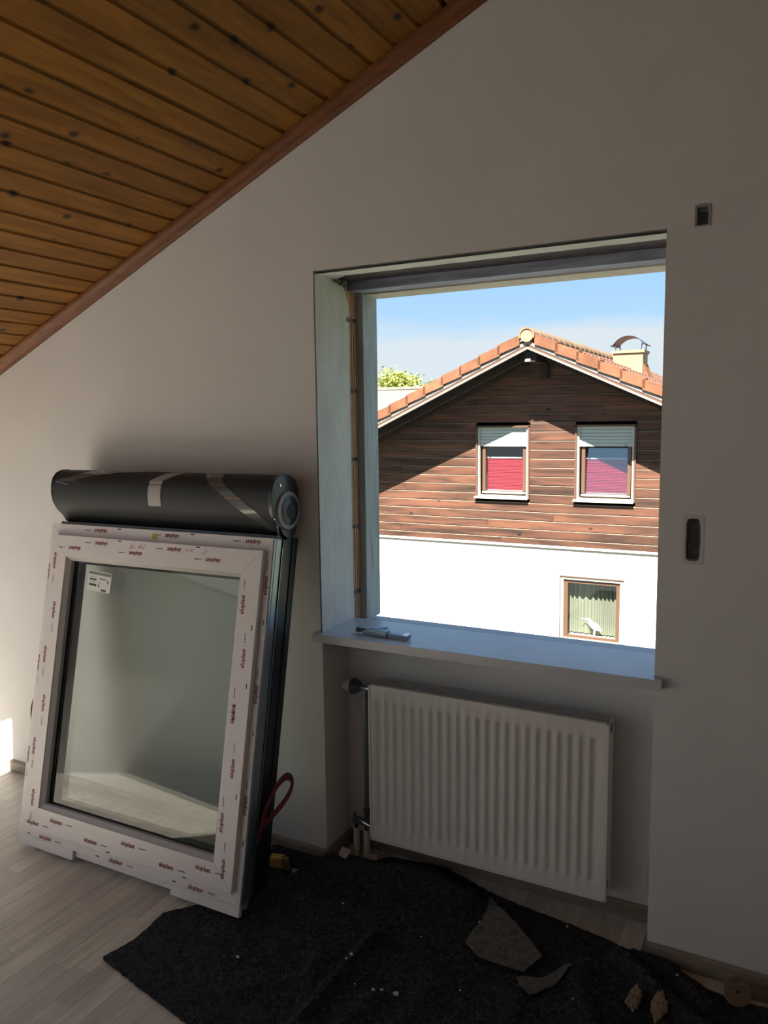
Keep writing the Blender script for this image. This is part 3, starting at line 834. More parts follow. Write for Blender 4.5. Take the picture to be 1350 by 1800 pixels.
for v in (0.684, 0.662, 0.641):
    bb = MB(); put(bb, ([(0.0055 * math.cos(k * math.pi / 8), 0.0055 * math.sin(k * math.pi / 8), 0) for k in range(16)], [tuple(range(16))]), (1.003, v), 0, ws - 0.0002)
    bb.build('handle_hole', M['black'], sa[1])
# paper label on the pane
bb = MB(); a = -0.06
lw = 0.0114
put(bb, rect_shape(-0.062, 0.062, -0.038, 0.038), (0.280, 1.045), a, lw); lab = bb.build('glass_label', M['paper'], wu)
bb = MB(); put(bb, rect_shape(-0.060, 0.060, 0.024, 0.035), (0.280, 1.045), a, lw - 0.0003); bb.build('label_band', M['paperhead'], lab)
bb = MB()
for (x0, x1, y0, y1) in ((-0.052, -0.016, 0.002, 0.008), (-0.052, -0.012, -0.02, -0.012), (-0.002, 0.004, -0.022, -0.012), (0.0, 0.03, 0.012, 0.014), (0.0, 0.045, 0.008, 0.010), (0.044, 0.050, -0.004, 0.006), (0.014, 0.042, -0.035, -0.028), (-0.05, -0.01, 0.014, 0.0155), (-0.05, -0.02, -0.005, -0.0035), (0.0, 0.008, -0.006, -0.003)):
    put(bb, rect_shape(x0, x1, y0, y1), (0.280, 1.045), a, lw - 0.0003)
bb.build('label_print', M['blkprint'], lab)

# ------------------------------------------------------------------ radiator
RX0, RX1, RZ0, RZ1, RYF, RYB = 0.158, 1.007, 0.107, 0.691, 0.060, 0.137
rad = empty('radiator', (0.58, 0.1, 0.0))
tag(rad, 'white ribbed steel panel radiator in the niche under the window', 'radiator')
def rpart(b, name, mt, **k):
    o = b.build(name, mt, None, **k); o.parent = rad; o.matrix_parent_inverse = Matrix.Translation((-0.58, -0.1, 0)); return o
def front_panel():
    b = MB(); n = 23; m_ = 0.022; pitch = (RX1 - RX0 - 2 * m_) / n
    xs = [(RX0, 0, 0)]; 
    cols = [(RX0, 0.0)]
    for k in range(n):
        x = RX0 + m_ + k * pitch
        cols += [(x + 0.004, 0.0), (x + 0.0095, 0.0075), (x + pitch - 0.0105, 0.0075), (x + pitch - 0.005, 0.0)]
    cols.append((RX1, 0.0))
    rows = [(RZ0, 0), (RZ0 + 0.050, 0), (RZ0 + 0.062, 1), (RZ1 - 0.058, 1), (RZ1 - 0.048, 0), (RZ1, 0)]
    for (za, fa), (zb, fb) in zip(rows[:-1], rows[1:]):
        for (xa, da), (xb, db) in zip(cols[:-1], cols[1:]):
            b.quad((xa, RYF + da * fa, za), (xb, RYF + db * fa, za), (xb, RYF + db * fb, zb), (xa, RYF + da * fb, zb))
    # rolled rim
    b.box(RX0 - 0.002, RX1 + 0.002, RYF - 0.003, RYF + 0.012, RZ1 - 0.002, RZ1 + 0.004)
    b.box(RX0 - 0.002, RX1 + 0.002, RYF - 0.003, RYF + 0.012, RZ0 - 0.004, RZ0 + 0.003)
    b.box(RX0 - 0.004, RX0 + 0.003, RYF - 0.003, RYF + 0.012, RZ0 - 0.004, RZ1 + 0.004)
    b.box(RX1 - 0.003, RX1 + 0.004, RYF - 0.003, RYF + 0.012, RZ0 - 0.004, RZ1 + 0.004)
    return b
rpart(front_panel(), 'front_panel', M['rad'], smooth=True)
b = MB(); b.box(RX0, RX1, RYB - 0.012, RYB, RZ0, RZ1 - 0.01); rpart(b, 'back_panel', M['rad'])
for (x0, x1) in ((RX0 - 0.003, RX0 + 0.001), (RX1 - 0.001, RX1 + 0.003)):
    b = MB(); b.box(x0, x1, RYF + 0.011, RYB, RZ0 + 0.004, RZ1 + 0.003); rpart(b, 'side_cover', M['rad'], bevel=0.001)
b = MB()
for y in (RYF + 0.013, RYF + 0.031, RYF + 0.049, RYB - 0.008): b.box(RX0, RX1, y, y + 0.006, RZ1 - 0.004, RZ1 + 0.003)
k = 0; x = RX0 + 0.004
while x < RX1 - 0.004:
    b.box(x, x + 0.0045, RYF + 0.012, RYB, RZ1 - 0.006, RZ1 + 0.001); x += 0.0125
rpart(b, 'top_grille', M['radgr'])
b = MB(); b.box(RX0 + 0.003, RX1 - 0.003, RYF + 0.014, RYB - 0.014, RZ0 + 0.02, RZ1 - 0.02); rpart(b, 'convector', M['greypl'])
b = MB(); b.box(RX1 + 0.003, RX1 + 0.0036, RYF + 0.028, RYF + 0.052, RZ1 - 0.036, RZ1 - 0.008); rpart(b, 'air_vent_slot', M['greypl'])
b = MB(); b.box(RX1 + 0.003, RX1 + 0.0036, RYF + 0.02, RYF + 0.034, RZ0 + 0.03, RZ0 + 0.056); rpart(b, 'type_label', M['greypl'])
for x in (0.30, 0.86):
    b = MB(); b.box(x, x + 0.03, RYB, NICHE - 0.0005, RZ0 + 0.08, RZ1 - 0.08); rpart(b, 'wall_bracket', M['whitepl'])
# thermostat valve
VZ, VY = 0.664, 0.098
def axial(name, mt, prs, y, z, seg=24, par=None):
    b = MB(); b.tube([(x, y, z) for x, r in prs], [r for x, r in prs], seg); return rpart(b, name, mt, smooth=True)
axial('thermostat_cap', M['whitepl'], [(0.026, 0.012), (0.029, 0.020), (0.050, 0.0235), (0.062, 0.0235)], VY, VZ)
b = MB(); prs = [(0.062, 0.0255), (0.066, 0.027), (0.082, 0.027), (0.092, 0.022), (0.100, 0.017)]
b.tube([(x, VY, VZ) for x, r in prs], [r for x, r in prs], 24)
for k in range(14):
    a = 2 * math.pi * k / 14
    b.tube([(0.064, VY + 0.0265 * math.cos(a), VZ + 0.0265 * math.sin(a)), (0.082, VY + 0.0265 * math.cos(a), VZ + 0.0265 * math.sin(a))], 0.003, 6)
rpart(b, 'thermostat_ring', M['greypl'], smooth=True)
axial('valve_body', M['chrome'], [(0.100, 0.013), (0.112, 0.013), (0.113, 0.010), (0.124, 0.010), (0.125, 0.014), (0.140, 0.014), (0.141, 0.009), (0.160, 0.009)], VY, VZ)
b = MB(); b.tube([(0.121, VY, VZ), (0.121, VY, VZ - 0.022), (0.121, VY, VZ - 0.023), (0.121, VY, VZ - 0.045)], [0.010, 0.010, 0.012, 0.012], 12); rpart(b, 'union_nut', M['pipe'], smooth=True)
b = MB(); b.tube([(0.1195, VY, VZ - 0.04), (0.1175, VY, 0.18)], 0.0085, 12); rpart(b, 'riser_pipe', M['pipe'], smooth=True)
b = MB(); b.tube([(0.1175, VY, 0.196), (0.1175, VY, 0.178), (0.1175, VY, 0.176), (0.1175, VY, 0.158)], [0.013, 0.013, 0.0105, 0.0105], 6)
rpart(b, 'union_nut', M['greypl'])
b = MB(); b.box(0.062, 0.13, VY - 0.012, VY + 0.012, 0.132, 0.150)
b.tube([(0.066, VY, 0.152), (0.066, VY, 0.166)], 0.006, 8); b.tube([(0.045, VY - 0.004, 0.146), (0.062, VY - 0.002, 0.143)], 0.007, 8)
b.tube([(0.13, VY, 0.138), (0.162, VY, 0.134)], 0.008, 10)
rpart(b, 'valve_block', M['pipe'], bevel=0.001)
b = MB(); b.tube([(0.072, VY - 0.013, 0.156), (0.10, VY - 0.016, 0.151), (0.132, VY - 0.017, 0.143), (0.152, VY - 0.016, 0.136)], 0.0035, 8); rpart(b, 'valve_lever', M['chrome'], smooth=True)
for x in (0.073, 0.1165):
    b = MB(); b.tube([(x, VY - 0.002, 0.134), (x, VY - 0.002, 0.112)], [0.0085, 0.0095], 10); rpart(b, 'union_nut', M['chrome'])
    b = MB(); b.tube([(x, VY - 0.002, 0.113), (x, VY - 0.002, 0.0005)], [0.0115, 0.013], 14); rpart(b, 'pipe_sleeve', M['whitepl'], smooth=True)

# ------------------------------------------------------------------ felt blanket and what lies on it
OUT = [(-0.338, -0.768), (-0.31, -0.66), (-0.325, -0.515), (-0.28, -0.45), (-0.235, -0.395), (-0.235, -0.20), (-0.262, -0.05), (-0.20, -0.018), (-0.02, -0.018),
       (0.018, 0.035), (0.03, 0.072), (0.150, 0.076), (0.20, 0.13), (0.40, 0.16), (0.50, 0.13), (0.60, 0.09), (0.72, 0.065), (0.87, 0.045), (1.02, 0.02), (1.10, -0.004), (1.145, -0.018), (1.22, -0.020),
       (1.275, -0.04), (1.33, -0.072), (1.40, -0.084), (1.52, -0.072), (1.75, -0.05), (1.80, -1.20), (0.55, -0.99), (0.08, -0.852), (-0.13, -0.812)]
def inside(x, y):
    c = False; n = len(OUT)
    for i in range(n):
        x0, y0 = OUT[i]; x1, y1 = OUT[(i + 1) % n]
        if (y0 > y) != (y1 > y) and x < (x1 - x0) * (y - y0) / (y1 - y0) + x0: c = not c
    return c
def edge_dist(x, y):
    dm = 9
    for i in range(len(OUT)):
        x0, y0 = OUT[i]; x1, y1 = OUT[(i + 1) % len(OUT)]
        dx, dy = x1 - x0, y1 - y0
        t = max(0, min(1, ((x - x0) * dx + (y - y0) * dy) / (dx * dx + dy * dy)))
        dm = min(dm, math.hypot(x - x0 - t * dx, y - y0 - t * dy))
    return dm
FOLDS = [  # x0,y0,x1,y1,height,width
    (0.37, -0.31, 0.36, -0.72, 0.022, 0.022), (0.36, -0.72, 0.30, -0.95, 0.018, 0.026), (0.26, -0.46, 0.30, -0.62, 0.012, 0.03),
    (0.12, -0.72, 0.30, -0.55, 0.014, 0.026), (0.00, -0.80, 0.14, -0.70, 0.010, 0.025), (0.50, -0.55, 0.44, -0.85, 0.016, 0.03),
    (0.62, -0.45, 0.58, -0.80, 0.012, 0.035), (-0.20, -0.05, 0.06, -0.03, 0.040, 0.035), (0.06, -0.02, 0.42, 0.06, 0.034, 0.050),
    (0.42, 0.06, 0.56, 0.02, 0.022, 0.045), (1.08, -0.05, 1.20, -0.16, 0.030, 0.026), (1.20, -0.16, 1.36, -0.28, 0.028, 0.030),
    (1.12, -0.025, 1.22, -0.04, 0.034, 0.028), (1.22, -0.05, 1.34, -0.16, 0.018, 0.025), (0.98, -0.20, 1.10, -0.42, 0.016, 0.03),
    (0.86, -0.36, 0.90, -0.62, 0.014, 0.035), (0.74, -0.05, 0.96, -0.10, 0.012, 0.05), (0.05, -0.25, 0.30, -0.20, 0.010, 0.06),
    (-0.10, -0.50, 0.20, -0.40, 0.007, 0.05)]
def fold_h(x, y):
    h = 0.0
    for (x0, y0, x1, y1, a, w) in FOLDS:
        dx, dy = x1 - x0, y1 - y0
        t = max(0, min(1, ((x - x0) * dx + (y - y0) * dy) / (dx * dx + dy * dy)))
        wob = 0.012 * noise.noise(Vector((x * 9, y * 9, a * 100)))
        d = math.hypot(x - x0 - t * dx, y - y0 - t * dy) + wob
        h = max(h, a * math.exp(-(d / w) ** 2))
    return h
def felt_z(x, y):
    e_ = min(1.0, edge_dist(x, y) / 0.05)
    lump = 0.006 * noise.noise(Vector((x * 7, y * 7, 0))) + 0.003 * noise.noise(Vector((x * 22, y * 22, 3)))
    fuzz = 0.0022 * noise.noise(Vector((x * 90, y * 90, 5)))
    if -0.30 < x < 0.03 and -0.47 < y < -0.25: return 0.0042 + 0.4 * abs(fuzz)
    return 0.0085 + 1.35 * fold_h(x, y) * (0.35 + 0.65 * e_) + max(-0.003, lump) * e_ + fuzz
def build_felt():
    st = 0.0095
    x0, y0 = -0.36, -1.22
    nx, ny = int((1.82 - x0) / st), int((0.18 - y0) / st)
    idx = {}; b = MB()
    def vert(i, j):
        k = (i, j)
        if k not in idx:
            x, y = x0 + i * st, y0 + j * st
            jx, jy = 0.003 * noise.noise(Vector((x * 60, y * 60, 9))), 0.003 * noise.noise(Vector((x * 60, y * 60, 11)))
            idx[k] = len(b.v); b.v.append((x + jx, y + jy, felt_z(x, y)))
        return idx[k]
    ins = [[inside(x0 + (i + .5) * st, y0 + (j + .5) * st) for j in range(ny)] for i in range(nx)]
    cells = set((i, j) for i in range(nx) for j in range(ny) if ins[i][j])
    for (i, j) in cells:
        b.f.append((vert(i, j), vert(i + 1, j), vert(i + 1, j + 1), vert(i, j + 1))); b.mi.append(0)
    # draw the rim onto the true outline
    for (i, j), vi in list(idx.items()):
        if all(q in cells for q in ((i, j), (i-1, j), (i, j-1), (i-1, j-1))): continue
        x, y, z = b.v[vi]; best = None
        for q in range(len(OUT)):
            xa, ya = OUT[q]; xb, yb_ = OUT[(q + 1) % len(OUT)]; dx, dy = xb - xa, yb_ - ya
            t = max(0, min(1, ((x - xa) * dx + (y - ya) * dy) / (dx * dx + dy * dy)))
            px, py = xa + t * dx, ya + t * dy; d = math.hypot(x - px, y - py)
            if best is None or d < best[0]: best = (d, px, py)
        if best[0] < 0.02:
            wv = 0.0035 * noise.noise(Vector((best[1] * 45, best[2] * 45, 3))) + 0.002 * noise.noise(Vector((best[1] * 160, best[2] * 160, 8)))
            b.v[vi] = (best[1] + wv, best[2] + wv * 0.6, z)
    # skirt down to the floor
    low = {}
    def lowv(k):
        if k not in low:
            v = b.v[idx[k]]; low[k] = len(b.v); b.v.append((v[0], v[1], 0.0012))
        return low[k]
    for (i, j) in cells:
        for (di, dj, a, c) in ((1, 0, (i+1, j), (i+1, j+1)), (-1, 0, (i, j+1), (i, j)), (0, 1, (i+1, j+1), (i, j+1)), (0, -1, (i, j), (i+1, j))):
            if (i + di, j + dj) not in cells:
                b.f.append((idx[a], lowv(a), lowv(c), idx[c])); b.mi.append(0)
    return b, cells, (x0, y0, st)
fb, cells, (fx0, fy0, fst) = build_felt()
felt = fb.build('felt_blanket', M['felt'], smooth=True)
tag(felt, 'dark grey felt moving blanket rumpled on the floor under the radiator', 'blanket')
b = MB(); cl = sorted(cells)
for k in range(15000):
    i, j = random.choice(cl); x = fx0 + (i + random.random()) * fst; y = fy0 + (j + random.random()) * fst
    z = felt_z(x, y); a = random.uniform(0, 6.283); L_ = random.uniform(0.005, 0.017); lift = random.uniform(0.001, 0.008)
    w = 0.0005 if random.random() < 0.85 else 0.0008
    if y > -0.03: lift *= 0.5; L_ *= 0.5
    dx, dy = math.cos(a) * L_, math.sin(a) * L_
    b.v += [(x - dy / L_ * w, y + dx / L_ * w, z), (x + dy / L_ * w, y - dx / L_ * w, z), (x + dx, y + dy, z + lift)]
    n = len(b.v); b.f.append((n - 3, n - 2, n - 1)); b.mi.append(0 if random.random() < 0.22 else 1)
me = bpy.data.meshes.new('felt_fibres'); me.from_pydata(b.v, [], b.f)
me.materials.append(M['fibre']); me.materials.append(mat('dark_fibre', (88, 88, 88), 0.95)); me.polygons.foreach_set('material_index', b.mi)
o = bpy.data.objects.new('felt_fibres', me); COL.objects.link(o); o.parent = felt; o['kind'] = 'stuff'

def sheet(name, outline, zf, label, cat, mt, thick=0.004, st=0.008, group=None):
    """thin cloth or paper piece from a floor outline, height from zf(x, y)"""
    bm = bmesh.new()
    vs = [bm.verts.new((x, y, 0)) for x, y in outline]; bm.faces.new(vs)
    xs = [p[0] for p in outline]; ys = [p[1] for p in outline]
    k = min(xs) + st
    while k < max(xs):
        bmesh.ops.bisect_plane(bm, geom=bm.verts[:] + bm.edges[:] + bm.faces[:], plane_co=(k, 0, 0), plane_no=(1, 0, 0)); k += st
    k = min(ys) + st
    while k < max(ys):
        bmesh.ops.bisect_plane(bm, geom=bm.verts[:] + bm.edges[:] + bm.faces[:], plane_co=(0, k, 0), plane_no=(0, 1, 0)); k += st
    for v in bm.verts: v.co.z = zf(v.co.x, v.co.y)
    r = bmesh.ops.extrude_face_region(bm, geom=bm.faces[:])
    for g in r['geom']:
        if isinstance(g, bmesh.types.BMVert): g.co.z += thick
    bmesh.ops.recalc_face_normals(bm, faces=bm.faces)
    me = bpy.data.meshes.new(name); bm.to_mesh(me); bm.free(); me.materials.append(mt)
    for p in me.polygons: p.use_smooth = True
    try: me.set_sharp_from_angle(angle=0.7)
    except Exception: pass
    o = bpy.data.objects.new(name, me); COL.objects.link(o); tag(o, label, cat, group); return o
def flapz(x, y):   # the tip stands up, the rest lies down
    t = max(0, min(1, (y + 0.30) / 0.34)); return felt_z(x, y) + 0.011 + 0.018 * math.sin(t * 2.6) + 0.004 * noise.noise(Vector((x * 20, y * 20, 1)))
sheet('felt_flap', [(0.630, 0.030), (0.648, -0.03), (0.655, -0.10), (0.645, -0.222), (0.700, -0.262), (0.760, -0.268), (0.845, -0.262), (0.880, -0.190), (0.80, -0.12), (0.715, -0.055), (0.665, 0.0)],
      flapz, 'pale grey triangular felt corner folded over on the dark blanket', 'felt', M['feltlight'])
sheet('felt_flap', [(0.832, -0.285), (0.855, -0.33), (0.886, -0.345), (0.935, -0.275), (0.965, -0.165), (0.945, -0.17), (0.90, -0.255)],
      lambda x, y: felt_z(x, y) + 0.008 + 0.004 * noise.noise(Vector((x * 25, y * 25, 6))), 'narrow pale felt strip curling beside the triangular felt corner', 'felt', M['feltlight'])

def lump(name, label, cat, mt, c, s, seed, group=None, sub=2):
    bm = bmesh.new(); bmesh.ops.create_icosphere(bm, subdivisions=sub, radius=1.0)
    for v in bm.verts:
        k = 1 + 0.35 * noise.noise(v.co * 1.6 + Vector((seed, seed * 2, 0)))
        if sub > 3: k *= 1 + 0.35 * noise.noise(v.co * 4.5 + Vector((seed, 0, seed))) + 0.15 * noise.noise(v.co * 11)
        v.co = Vector((v.co.x * s[0], v.co.y * s[1], v.co.z * s[2])) * k
    me = bpy.data.meshes.new(name); bm.to_mesh(me); bm.free(); me.materials.append(mt)
    o = bpy.data.objects.new(name, me); COL.objects.link(o); o.location = c; tag(o, label, cat, group); return o
# foam and wood bits by the foot of the leaning window
b = MB(); b.box(-0.026, 0.026, -0.016, 0.016, 0, 0.038); o = b.build('foam_block', M['foam'], bevel=0.003)
o.location = (-0.140, -0.118, felt_z(-0.14, -0.118) + 0.007); o.rotation_euler = (0.1, 0, 0.25); tag(o, 'small yellow foam block beside the foot of the leaning window', 'foam block')
b = MB(); b.box(-0.012, 0.012, -0.006, 0.006, 0, 0.062); o = b.build('wood_strip', M['rawwood'], bevel=0.001)
o.location = (-0.098, -0.122, felt_z(-0.098, -0.122) + 0.003); o.rotation_euler = (0.35, 0.05, 0.2); tag(o, 'short brown wood strip standing next to the yellow foam block', 'wood strip')
def scrap(x, y, pts, tilt, label):
    bb = MB(); bb.prism(pts, lambda a, c: (a, c, 0), lambda a, c: (a, c, 0.0015)); o = bb.build('paper_scrap', M['tape'])
    o.location = (x, y, felt_z(x, y) + 0.010); o.rotation_euler = tilt; tag(o, label, 'paper', 'paper scraps on the blanket'); return o
scrap(0.082, -0.012, [(-0.02, -0.012), (0.012, -0.022), (0.024, 0.014), (-0.012, 0.02)], (0.7, 0.1, 0.3), 'grey paper scrap on the blanket below the pipe sleeves')
scrap(0.150, 0.075, [(-0.022, -0.012), (0.022, -0.012), (0.020, 0.012), (-0.022, 0.014)], (0.9, -0.1, 0.15), 'grey paper scrap under the lower left radiator corner')
scrap(-0.062, -0.128, [(-0.012, 0.008), (0.0, -0.012), (0.014, 0.008)], (0.6, 0.1, 0.1), 'tiny pale paper triangle next to the short wood strip')
# crumbs
CR = [(0.545, -0.500, 0.010, 'largest white plaster crumb, on the blanket in front of the radiator'),
      (0.500, -0.505, 0.006, 'small white crumb right beside the largest plaster crumb'),
      (0.480, -0.518, 0.006, 'small white crumb farther left of the largest plaster crumb'),
      (0.362, -0.440, 0.007, 'white plaster crumb on the long fold of the blanket, larger of two'),
      (0.350, -0.449, 0.005, 'white plaster crumb on the long fold of the blanket, smaller of two'),
      (0.040, -0.580, 0.007, 'white plaster crumb on the blanket in front of the leaning window foot'),
      (0.420, -0.520, 0.004, 'tiny white crumb between the blanket fold and the largest crumb'),
      (0.500, -0.240, 0.004, 'tiny white crumb on the blanket left of the triangular felt corner'),
      (0.200, -0.220, 0.004, 'tiny white crumb on the blanket in front of the pipe sleeves'),
      (0.700, -0.400, 0.004, 'tiny white crumb on the blanket in front of the triangular felt corner'),
      (1.250, -0.090, 0.005, 'small white crumb on the blanket at the pier beside the niche'),
      (0.640, -0.085, 0.006, 'white crumb at the left edge of the triangular felt corner'),
      (0.900, 0.020, 0.005, 'small white crumb at the blanket edge under the radiator'),
      (1.000, -0.300, 0.004, 'tiny white crumb right of the narrow pale felt strip')]
for i, (x, y, s, lb) in enumerate(CR):
    lump('plaster_crumb', lb or 'tiny white plaster crumb lying on the dark felt', 'crumb', M['crumb'], (x, y, felt_z(x, y) + s * 0.5), (s, s * 0.7, s * 0.6), i * 1.7, 'plaster crumbs on the felt', 1)
# right-hand corner
lump('foam_chunk', 'tan crumbly foam chunk, the one nearer the radiator niche', 'foam chunk', M['foamtan'], (1.155, -0.235, felt_z(1.155, -0.235) + 0.018), (0.017, 0.044, 0.013), 3.1, 'tan foam chunks', 4)
lump('foam_chunk', 'tan crumbly foam chunk, the one nearer the round wooden disc', 'foam chunk', M['foamtan'], (1.222, -0.235, felt_z(1.222, -0.235) + 0.020), (0.018, 0.056, 0.013), 8.3, 'tan foam chunks', 4)
b = MB(); b.box(-0.10, 0.10, -0.016, 0.016, 0, 0.022); o = b.build('wood_offcut', M['rawwood'], bevel=0.0015)
o.location = (1.50, -0.036, felt_z(1.5, -0.07) - 0.004); o.rotation_euler = (0, 0, 0.03); tag(o, 'light wooden offcut lying along the wall behind the round disc', 'offcut')
root = empty('wooden_disc', (1.408, -0.105, felt_z(1.408, -0.105) + 0.041), (math.radians(62), 0, math.radians(25)))
tag(root, 'round pale wooden disc propped in the corner of the blanket', 'disc')
b = MB(); sg = 40
b.tube([(0, 0, -0.006), (0, 0, -0.0045), (0, 0, 0.0045), (0, 0, 0.006)], [0.036, 0.0375, 0.0375, 0.036], sg); b.build('disc_body', M['rawwood'], root)
b = MB(); b.tube([(0, 0.0, 0.0058), (0, 0, 0.0064)], 0.004, 12); b.build('pilot_hole', M['black'], root)
b = MB(); b.tube([(-0.004, 0.03, 0.007), (0.008, 0.026, 0.0085), (0.02, 0.018, 0.0075)], 0.0014, 6); b.tube([(-0.008, 0.031, 0.0065), (-0.002, 0.028, 0.010)], 0.003, 6); b.build('wire_clip', M['chrome'], root)

# ------------------------------------------------------------------ hinge fitting on the sill
hf = empty('hinge_fitting', (0.225, 0.045, SILL))
hf.rotation_euler = (0, 0, -0.02)
tag(hf, 'grey metal window hinge arm lying on the stone sill', 'fitting')
b = MB(); b.prism([(-0.075, 0.003), (-0.05, 0.0), (0.0, 0.0), (0.02, 0.003), (0.105, 0.003), (0.107, 0.016), (0.03, 0.017), (0.0, 0.021), (-0.045, 0.023), (-0.078, 0.016)], lambda x, z: (x, -0.010, z), lambda x, z: (x, 0.010, z))
b.build('arm', M['fitting'], hf, bevel=0.0015)
b = MB(); b.box(-0.02, 0.022, -0.016, 0.014, 0.001, 0.024); b.build('pivot_block', M['fitting'], hf, bevel=0.002)
b = MB(); b.tube([(-0.070, 0.0, 0.014), (-0.092, -0.002, 0.0145), (-0.094, -0.002, 0.0145), (-0.106, -0.003, 0.015)], [0.007, 0.007, 0.009, 0.009], 14); b.tube([(-0.1062, -0.003, 0.015), (-0.1075, -0.003, 0.015)], 0.006, 14, mi=1)
b.build('bolt', [M['greypl'], M['chrome']], hf, smooth=True)
b = MB(); b.tube([(-0.058, 0.012, 0.010), (-0.056, 0.03, 0.010)], 0.010, 12); b.tube([(-0.052, 0.034, 0.012), (-0.03, 0.085, 0.008)], 0.0045, 8); b.build('side_pin', M['fitting'], hf)
b = MB(); b.box(0.085, 0.104, -0.012, 0.012, 0.0165, 0.021); b.build('end_clip', M['chrome'], hf, bevel=0.001)

# ------------------------------------------------------------------ outside: ground
b = MB(); b.quad((-90, 0.7, -3.3), (90, 0.7, -3.3), (90, 150, -3.3), (-90, 150, -3.3))
tag(b.build('ground', M['ground']), 'yard ground between the houses', kind='structure')

# ------------------------------------------------------------------ neighbour's house
HD, HO = 10.5, 0.80              # facade, roof overhang
HV = HD - HO
AX = -2.335; HS = 0.455          # ridge, roof pitch
HX0, HX1 = -7.6, 2.93
HYB = 19.6
hs = empty('neighbour_house', (AX, HD, -3.3))
tag(hs, 'neighbouring house with white ground floor, brown boarded gable and red tiled roof', 'house')
hinv = Matrix.Translation((-AX, -HD, 3.3))
def hpart(b, name, mt, parent=hs, **k):
    o = b.build(name, mt, None, **k); o.parent = parent
    if parent is hs: o.matrix_parent_inverse = hinv
    return o
UZ = 2.735                       # underside of the barge at the ridge
def hz(x, off=0.0): return UZ + off - HS * abs(x - AX)
# walls
LX0, LX1, LZ0, LZ1 = -1.976, -0.951, -2.122, -0.972     # lower window
b = MB()
b.box(HX0, LX0, HD, HD + 0.3, -3.3, -0.47); b.box(LX1, HX1, HD, HD + 0.3, -3.3, -0.47)
b.box(LX0, LX1, HD, HD + 0.3, -3.3, LZ0); b.box(LX0, LX1, HD, HD + 0.3, LZ1, -0.47)
b.box(HX0, HX1, HD + 0.9, HYB, -3.3, -0.47); b.box(HX0, HX1, HD + 0.3, HD + 0.9, -0.62, -0.47)
hpart(b, 'white_wall', M['render'])
b = MB(); b.prism([(HX0, -0.469), (HX1, -0.469), (HX1, hz(HX1) + 0.1), (AX, hz(AX) + 0.1), (HX0, hz(HX0) + 0.1)], lambda x, z: (x, HD + 0.60, z), lambda x, z: (x, HYB, z))
hpart(b, 'gable_wall', M['inner'])
# openings: x0,x1,z0,z1
UW = [(-3.464, -2.559, 0.307, 1.515), (-1.738, -0.829, 0.307, 1.518)]
# siding boards
PH = 0.1505; z = -0.505; k = 0
while z < UZ - 0.05:
    z1 = z + PH
    xlo = max(HX0, AX - (UZ + 0.06 - z) / HS); xhi = min(HX1, AX + (UZ + 0.06 - z) / HS)
    spans = [(xlo, xhi)]
    for (a, c, d, e_) in UW:
        if z1 > d - 0.02 and z < e_ + 0.01:
            ns = []
            for (s0, s1) in spans:
                if a - 0.03 < s1 and c + 0.03 > s0: ns += [(s0, a - 0.03), (c + 0.03, s1)]
                else: ns.append((s0, s1))
            spans = ns
    out = []
    for (s0, s1) in spans:
        if s1 - s0 > 3.2:
            j = random.uniform(s0 + 1.2, s1 - 1.2)
            if k < 1: j = -3.041
            out += [(s0, j - 0.002), (j + 0.002, s1)]
        else: out.append((s0, s1))
    for (s0, s1) in out:
        if s1 - s0 < 0.05: continue
        drop = 0.0
        if k == 0 and s1 < -3.0: drop = 0.02
        bb = MB()
        prof = [(0.0, 0.044), (-0.028, 0.0 - drop), (-0.03, 0.010), (-0.024, PH - 0.020)]
        y = lambda t: HD + 0.03 + t
        p = [(-0.03, -drop), (-0.027, PH - 0.019), (-0.008, PH - 0.006), (0.012, PH - 0.006), (0.012, -drop)]
        L0 = lambda t, h: (s0, y(t), z + h); L1 = lambda t, h: (s1, y(t), z + h)
        n = len(p)
        for q in range(n):
            l = (q + 1) % n
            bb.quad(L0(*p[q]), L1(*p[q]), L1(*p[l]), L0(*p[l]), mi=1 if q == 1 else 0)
        bb.quad(*[L0(*a) for a in p]); bb.quad(*[L1(*a) for a in p])
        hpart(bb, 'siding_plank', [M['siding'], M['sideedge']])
    z = z1; k += 1
b = MB(); b.box(HX0, HX1, HD - 0.012, HD + 0.03, -0.535, -0.507); hpart(b, 'drip_moulding', mat('grey_drip', (58, 55, 46), 0.7))
